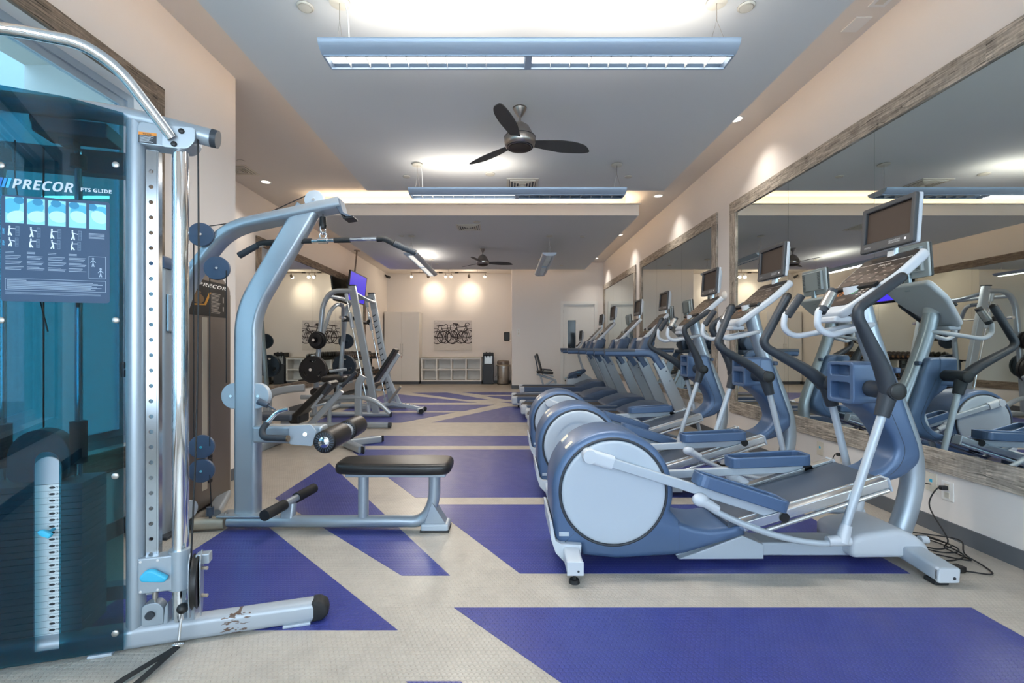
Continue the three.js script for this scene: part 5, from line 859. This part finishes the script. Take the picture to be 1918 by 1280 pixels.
{
  const o = thing('incline_bench', 'wheeled bench with steep backrest standing inside the barbell frame', 'bench', [-2.2, 0, -8.36]);
  part('backrest', at(rbox(-0.36, 0.36, -0.03, 0.03, -0.15, 0.15, 0.02, 3), -0.02, 0.87, 0, 0, 0, R(57)), M.vinyl, o);
  part('back_frame', sweep([V(-0.1, 0.56, 0), V(0.22, 1.08, 0)], oval(0.06, 0.06, 0.012)), M.pale, o);
  part('seat', rbox(-0.55, -0.2, 0.44, 0.51, -0.15, 0.15, 0.025, 3), M.vinyl, o); part('seat_frame', rbox(-0.55, -0.1, 0.4, 0.44, -0.04, 0.04, 0.006), M.pale, o);
  part('strut', sweep([V(0.0, 0.7, 0), V(0.25, 0.12, 0)], oval(0.07, 0.05, 0.012), { up: V(1, 0, 0) }), M.pale, o); part('strut', sweep([V(-0.4, 0.42, 0), V(-0.3, 0.08, 0)], oval(0.07, 0.05, 0.012), { up: V(1, 0, 0) }), M.pale, o);
  part('spine', sweep([V(-0.45, 0.09, 0), V(0.1, 0.17, 0), V(0.62, 0.07, 0)], oval(0.07, 0.06, 0.012)), M.pale, o);
  part('ladder_teeth', [...Array(5)].map((_, i) => at(slab([[-0.02, 0], [0.02, 0], [0.005, 0.05]], -0.02, 0.02, 0), 0.2 + i * 0.07, 0.165 - i * 0.014, 0)), M.pale, o).userData.kind = 'stuff';
  part('front_foot', rbox(0.58, 0.66, 0.03, 0.09, -0.16, 0.16, 0.01), M.pale, o); part('rear_foot', rbox(-0.5, -0.42, 0, 0.08, -0.22, 0.22, 0.01), M.pale, o);
  for (const s of [-1, 1]) part('wheel', rod(V(0.66, 0.045, s * 0.15), V(0.66, 0.045, s * 0.19), 0.045), M.black, o);
  part('handle_bar', rod(V(0.05, 0.2, 0.06), V(0.3, 0.5, 0.2), 0.026), M.bronzePale, o);
}

// ---------- dumbbells on a rack along the far left wall ----------
{
  const z0 = -12.7, z1 = -9.9, o = thing('dumbbell_rack', 'black two-tier dumbbell rack against the far left mirror', 'rack', [-3.6, 0, (z0 + z1) / 2]), h = (z1 - z0) / 2;
  for (const y of [0.5, 0.93]) { const d = y > 0.6 ? -0.06 : 0.03; part('shelf_rail', sweep([V(d - 0.09, y + 0.02, -h), V(d - 0.09, y + 0.02, h)], oval(0.03, 0.06, 0.006)), M.black, o); part('shelf_rail', sweep([V(d + 0.09, y - 0.02, -h), V(d + 0.09, y - 0.02, h)], oval(0.03, 0.06, 0.006)), M.black, o); }
  for (const s of [-1, 1]) { part('side_post', sweep([V(-0.16, 0.03, s * (h - 0.1)), V(-0.16, 1.0, s * (h - 0.1))], oval(0.06, 0.05, 0.01)), M.black, o); part('side_foot', rbox(-0.22, 0.25, 0, 0.06, s * (h - 0.1) - 0.03, s * (h - 0.1) + 0.03, 0.01), M.black, o); part('shelf_arm', [0.5, 0.93].map((y) => sweep([V(-0.16, y, s * (h - 0.1)), V(y > 0.6 ? 0.05 : 0.14, y - 0.03, s * (h - 0.1))], oval(0.05, 0.04, 0.008))), M.black, o); }
  const tier = (y) => (y > 0.6 ? 'upper' : 'lower'), dbLabel = (y) => 'dumbbell with dark heads lying on the ' + tier(y) + ' tier of the wall rack';
  const db = thing('dumbbell', dbLabel(0), 'dumbbell', [0, 0, 0], 0, 'dumbbells on the lower tier');
  const hd = (s) => latheTo([[0, 0], [0.05, 0], [0.062, 0.012], [0.062, 0.07], [0.05, 0.085], [0, 0.085]], V(s * 0.06, 0, 0), V(s, 0, 0), 8);
  part('head', hd(1), M.hex, db); part('head', hd(-1), M.hex, db); part('handle', rod(V(-0.07, 0, 0), V(0.07, 0, 0), 0.015), M.chrome, db); part('end_plate', rod(V(0.1445, 0, 0), V(0.148, 0, 0), 0.03), M.copperish, db);
  let first = true; for (const y of [0.5, 0.93]) for (let i = 0; i < 18; i++) { const p = [-3.6 + (y > 0.6 ? -0.06 : 0.03), y + 0.088, z0 + 0.26 + i * 0.134]; if (first) { db.position.set(...p); db.rotation.z = -0.21; first = false; } else copy(db, p, 0, dbLabel(y), 'dumbbells on the ' + tier(y) + ' tier').rotation.z = -0.21; }
}

// ---------- television hung from the ceiling ----------
{
  const o = thing('television', 'flat television with blue picture hung from a ceiling pole', 'television', [-3.8, 2.7, -11.55]);
  part('casing', rbox(-0.02, 0.02, -0.37, 0.37, -0.64, 0.64, 0.008), M.black, o); part('picture', box(0.0195, 0.0215, -0.35, 0.35, -0.62, 0.62), M.tvBlue, o, 'glowing blue picture');
  part('bezel', [rbox(0.015, 0.026, 0.345, 0.372, -0.642, 0.642, 0.003), rbox(0.015, 0.026, -0.372, -0.345, -0.642, 0.642, 0.003), rbox(0.015, 0.026, -0.345, 0.345, 0.615, 0.642, 0.003), rbox(0.015, 0.026, -0.345, 0.345, -0.642, -0.615, 0.003)], M.black, o);
  part('pole', [rod(V(-0.1, 0.0, 0), V(-0.1, TOP - 2.7, 0), 0.02), rbox(-0.1, -0.02, -0.1, 0.1, -0.1, 0.1, 0.005)], M.bronze, o); part('ceiling_flange', rod(V(-0.1, TOP - 2.715, 0), V(-0.1, TOP - 2.7, 0), 0.08), M.bronze, o);
  o.rotation.z = R(-6); const l = new THREE.RectAreaLight(new THREE.Color().setRGB(0.1, 0.06, 1), 0.45, 1.24, 0.7); l.position.set(0.03, 0, 0); l.rotation.y = -Math.PI / 2; o.add(l);
}

// ---------- far wall ----------
{
  const o = thing('tall_cabinet', 'tall pale two-door cabinet in the far left corner', 'cabinet', [-3.39, 0, -14.93]);
  part('carcass', box(-0.56, 0.56, 0.1, 2.35, -0.26, 0.235), M.cabinet, o); part('plinth', box(-0.54, 0.54, 0, 0.1, -0.26, 0.2), M.baseboard, o);
  for (const s of [-1, 1]) { const d = part('door', rbox(Math.min(s * 0.003, s * 0.556), Math.max(s * 0.003, s * 0.556), 0.105, 2.345, 0.236, 0.256, 0.002), M.cabinet, o); part('handle', [rod(V(s * 0.035, 1.0, 0.28), V(s * 0.035, 1.32, 0.28), 0.006), rod(V(s * 0.035, 1.03, 0.256), V(s * 0.035, 1.03, 0.28), 0.005), rod(V(s * 0.035, 1.29, 0.256), V(s * 0.035, 1.29, 0.28), 0.005)], M.steel, d); }
  const pd = thing('padlock', 'small hanging lock loop on the tall cabinet handles', 'lock', [-3.39, 0.955, -14.642]); part('loop', new THREE.TorusGeometry(0.045, 0.005, 8, 24), M.steel, pd); part('body', rbox(-0.015, 0.015, -0.075, -0.045, -0.008, 0.008, 0.003), new THREE.MeshStandardMaterial({ color: 0xa8473a, roughness: 0.5 }), pd);
}
{
  const x0 = -2.78, x1 = -0.82, w = x1 - x0, o = thing('cubby_shelf', 'low white cubby shelf with eight open compartments under the picture', 'shelf', [(x0 + x1) / 2, 0, -14.97]), zf = 0.2, zb = -0.225;
  part('plinth', box(-w / 2, w / 2, 0, 0.1, zb, zf - 0.04), M.baseboard, o);
  part('back_panel', box(-w / 2, w / 2, 0.1, 0.85, zb, zb + 0.012), M.whitePaint, o);
  for (const y of [0.1, 0.455, 0.81]) part('board', box(-w / 2, w / 2, y, y + 0.04, zb + 0.012, zf), M.whitePaint, o);
  for (let i = 0; i <= 4; i++) for (const y of [0.14, 0.495]) part('divider', box(-w / 2 + i * (w - 0.045) / 4, -w / 2 + i * (w - 0.045) / 4 + 0.045, y, y + 0.315, zb + 0.012, zf), M.whitePaint, o);
  part('worktop', rbox(-w / 2 - 0.01, w / 2 + 0.01, 0.851, 0.885, zb, zf + 0.015, 0.004), M.bronzePale, o);
}
const bikePrint = canvas(1024, 810, (c, w, h) => {
  c.fillStyle = '#cdc8c6'; c.fillRect(0, 0, w, h);
  for (let i = 0; i < 2600; i++) { c.fillStyle = i % 3 ? 'rgba(120,112,130,0.10)' : 'rgba(240,238,235,0.22)'; c.fillRect(rnd() * w, rnd() * h, 6 + rnd() * 70, 1 + rnd() * 9); }
  c.fillStyle = 'rgba(215,210,200,0.6)'; c.fillRect(0, 600, w, 210); c.strokeStyle = '#2b2427'; c.lineCap = 'round';
  const bike = (x, y, s, flip) => { const k = flip ? -1 : 1, wr = 120 * s; c.lineWidth = 15 * s; for (const d of [-150, 150]) { c.beginPath(); c.ellipse(x + k * d * s, y, wr * 0.9, wr, 0, 0, 7); c.stroke(); } c.lineWidth = 2.5; for (const d of [-150, 150]) for (let a = 0; a < 12; a++) { c.beginPath(); c.moveTo(x + k * d * s, y); c.lineTo(x + k * d * s + wr * 0.88 * Math.cos(a * 0.5236), y + wr * 0.95 * Math.sin(a * 0.5236)); c.stroke(); } c.lineWidth = 11 * s; c.beginPath(); c.moveTo(x - k * 150 * s, y); c.lineTo(x - k * 60 * s, y - 170 * s); c.lineTo(x + k * 115 * s, y - 180 * s); c.lineTo(x + k * 5 * s, y + 10 * s); c.lineTo(x - k * 150 * s, y); c.moveTo(x + k * 5 * s, y + 10 * s); c.lineTo(x - k * 75 * s, y - 225 * s); c.moveTo(x + k * 150 * s, y); c.lineTo(x + k * 100 * s, y - 230 * s); c.quadraticCurveTo(x + k * 160 * s, y - 270 * s, x + k * 175 * s, y - 210 * s); c.stroke(); c.lineWidth = 20 * s; c.beginPath(); c.moveTo(x - k * 115 * s, y - 232 * s); c.lineTo(x - k * 35 * s, y - 228 * s); c.stroke(); c.lineWidth = 8 * s; c.beginPath(); c.arc(x + k * 5 * s, y + 10 * s, 30 * s, 0, 7); c.stroke(); };
  bike(40, 450, 1.3, true); bike(300, 465, 1.4, false); bike(520, 450, 1.4, true); bike(700, 440, 1.5, false); bike(980, 450, 1.3, false);
});
std('bikePrint', 0xffffff, 0.8, { map: bikePrint });
{
  const x0 = -2.43, x1 = -1.165, y0 = 1.1, y1 = 2.1, cx = (x0 + x1) / 2, cy = (y0 + y1) / 2, w = x1 - x0, h = y1 - y0, o = thing('wall_picture', 'black and white canvas picture of parked bicycles on the far wall', 'picture', [cx, cy, ZFAR + 0.001]);
  part('canvas_body', box(-w / 2, w / 2, -h / 2, h / 2, 0, 0.035), M.offWhite, o); part('print', flatUV(box(-w / 2, w / 2, -h / 2, h / 2, 0.0352, 0.037), 0, 1, -w / 2, w / 2, -h / 2, h / 2), M.bikePrint, o);
}
{
  const o = thing('water_cooler', 'dark floor-standing water cooler beside the cubby shelf', 'water cooler', [-0.6, 0, -14.9]);
  part('cabinet', [rbox(-0.175, 0.175, 0.01, 0.64, -0.17, 0.17, 0.015), rbox(-0.175, -0.13, 0.64, 0.96, -0.17, 0.16, 0.01), rbox(0.13, 0.175, 0.64, 0.96, -0.17, 0.16, 0.01), rbox(-0.13, 0.13, 0.64, 0.96, -0.17, -0.02, 0.01)], M.charcoal, o); part('head', rbox(-0.175, 0.175, 0.93, 1.03, -0.17, 0.17, 0.02), M.black, o); part('recess_back', rbox(-0.128, 0.128, 0.65, 0.92, -0.02, -0.012, 0.002), M.steel, o);
  for (const x of [-0.06, 0.06]) part('tap', [rod(V(x, 0.93, 0.1), V(x, 0.87, 0.1), 0.015), rbox(x - 0.018, x + 0.018, 1.02, 1.05, 0.08, 0.15, 0.004)], M.black, o); part('drip_tray', rbox(-0.12, 0.12, 0.64, 0.66, 0.0, 0.16, 0.004), M.black, o);
  part('power_lead', cable([V(0.17, 0.2, -0.1), V(0.25, 0.25, -0.2), V(0.26, 0.35, -0.285)], 0.004, 16), M.cord, o);
}
{
  const o = thing('trash_can', 'round brushed steel trash can with dark rim lid', 'trash can', [-0.11, 0, -14.8]);
  part('body', lathe([[0, 0.03], [0.195, 0.03], [0.195, 0.6], [0.19, 0.61], [0, 0.61]], 48), M.steel, o); part('base_ring', lathe([[0, 0], [0.2, 0], [0.2, 0.03], [0, 0.03]], 48), M.black, o);
  part('collar', lathe([[0.19, 0.6], [0.235, 0.62], [0.235, 0.632], [0.19, 0.64]], 48), M.bronzePale, o); part('dome', lathe([[0.19, 0.635], [0.2, 0.66], [0.2, 0.74], [0.18, 0.77], [0, 0.785]], 48), M.bronze, o);
}
{ const o = thing('wipe_dispenser', 'black and white wall dispenser on the short return wall', 'dispenser', [XRET - 0.001, 1.55, -14.25]); part('body', rbox(-0.24, -0.06, -0.15, 0.13, -0.12, 0.12, 0.03, 3), M.black, o); part('back_plate', rbox(-0.06, 0, -0.16, 0.16, -0.13, 0.13, 0.01), M.whitePaint, o); part('notice', box(-0.05, -0.01, -0.12, 0.08, 0.1302, 0.1312), M.offWhite, o); }
{ const o = thing('light_switch', 'small white switch plate on the wall left of the door', 'switch', [0.345, 1.63, ZDOOR]); part('plate', rbox(-0.045, 0.045, -0.11, 0.11, 0, 0.012, 0.004), M.whitePaint, o); part('button', rod(V(0, 0.05, 0.011), V(0, 0.05, 0.016), 0.015), M.offWhite, o); part('rocker', rbox(-0.018, 0.018, -0.06, 0.0, 0.01, 0.016, 0.002), M.offWhite, o); }
{ const o = thing('security_camera', 'small dark security camera high in the far left corner', 'camera', [-3.93, 3.52, -14.95]); part('mount', rod(V(-0.068, 0.06, 0), V(0.0, 0.03, 0), 0.02), M.charcoal, o); part('housing', rod(V(-0.02, 0.02, -0.04), V(0.1, -0.03, 0.1), 0.04), M.charcoal, o); part('lens', rod(V(0.1, -0.03, 0.1), V(0.105, -0.032, 0.106), 0.03), M.black, o); }
{ const o = thing('exit_sensor', 'round white sensor on the wall strip between the two right mirrors', 'sensor', [XR, 1.86, -5.83]); part('dome', latheTo([[0.06, 0], [0.055, 0.02], [0.02, 0.035], [0, 0.036]], V(0, 0, 0), V(-1, 0, 0), 24), M.whitePaint, o); }
{ const o = thing('thermostat', 'small white thermostat on the wall strip between the two right mirrors', 'thermostat', [XR, 1.26, -5.83]); part('case', rbox(-0.025, 0, -0.06, 0.06, -0.06, 0.06, 0.006), M.whitePaint, o); part('display', rbox(-0.027, -0.02, -0.005, 0.04, -0.035, 0.035, 0.002), M.slate, o); }

// ---------- sockets and cords along the right wall ----------
const outlet = (label, z, y, port) => { const o = thing('wall_outlet', label, 'outlet', [XR, y, z]); part('plate', rbox(-0.007, 0, -0.06, 0.06, -0.04, 0.04, 0.003), port ? M.offWhite : M.whitePaint, o); part('socket', port ? rbox(-0.009, -0.005, 0.0, 0.02, -0.01, 0.01, 0.001) : rbox(-0.009, -0.005, 0.008, 0.045, -0.017, 0.017, 0.003), port ? M.cyanPlastic : M.offWhite, o); part('socket', rbox(-0.009, -0.005, -0.045, -0.008, -0.017, 0.017, 0.003), M.offWhite, o); };
outlet('cream data outlet low on the wall behind the nearest elliptical trainer', -2.99, 0.315, 1); outlet('white power outlet with black plug behind the nearest elliptical trainer', -2.88, 0.29, 0);
outlet('cream data outlet low on the wall behind the middle elliptical trainer', -4.05, 0.3, 1); outlet('white power outlet low on the wall behind the middle elliptical trainer', -3.78, 0.29, 0);
outlet('white power outlet low on the wall behind the third elliptical trainer', -5.75, 0.3, 0);
{ const o = thing('wall_outlet', 'white power outlet low on the far left wall under the mirror', 'outlet', [XF, 0.32, -7.75]); part('plate', rbox(0, 0.007, -0.06, 0.06, -0.04, 0.04, 0.003), M.whitePaint, o); }
function cordPile(label, z, x0, seedy, plugZ, plugY) {
  seed = seedy; const o = thing('power_cord', label, 'cord', [x0, 0, z]);
  const pts = [V(XR - x0 - 0.012, plugY, plugZ - z), V(XR - x0 - 0.07, plugY + 0.005, plugZ - z + 0.01), V(XR - x0 - 0.12, plugY - 0.1, plugZ - z), V(0.12, 0.05, 0.02)];
  for (let i = 0; i < 26; i++) { const a = i * 1.05, r = 0.075 + 0.07 * rnd(); pts.push(V(r * 1.15 * Math.cos(a) + 0.03 * rnd(), 0.008 + 0.03 * rnd() * (i / 26) + 0.001 * i, r * Math.sin(a) * 1.3 + 0.05 * rnd())); }
  pts.push(V(0.1, 0.008, 0.24), V(0.05, 0.008, 0.33), V(-0.08, 0.012, 0.3)); part('cable', sweep(curve(pts, 260), circ(0.004, 7)), M.cord, o);
  part('plug', rbox(XR - x0 - 0.05, XR - x0 - 0.01, plugY - 0.013, plugY + 0.013, plugZ - z - 0.013, plugZ - z + 0.013, 0.004), M.cord, o); part('adapter', rb(0.13, 0.03, 0.05, 0.006, -0.12, 0.016, 0.29, 0, 0.2, 0), M.black, o);
}
cordPile('coiled black power cord on the floor behind the nearest elliptical trainer', -2.72, 2.5, 11, -2.88, 0.31);
cordPile('coiled black power cord on the floor behind the middle elliptical trainer', -3.95, 2.45, 23, -3.78, 0.31);
{ const o = thing('data_cord', 'thin black lead from the cream outlet to the nearest elliptical trainer', 'cord'); part('cable', cable([V(XR - 0.01, 0.3, -2.99), V(XR - 0.1, 0.31, -2.98), V(2.55, 0.2, -2.9), V(2.45, 0.05, -2.82)], 0.0035, 20), M.cord, o); }

renderer.render(scene, camera);
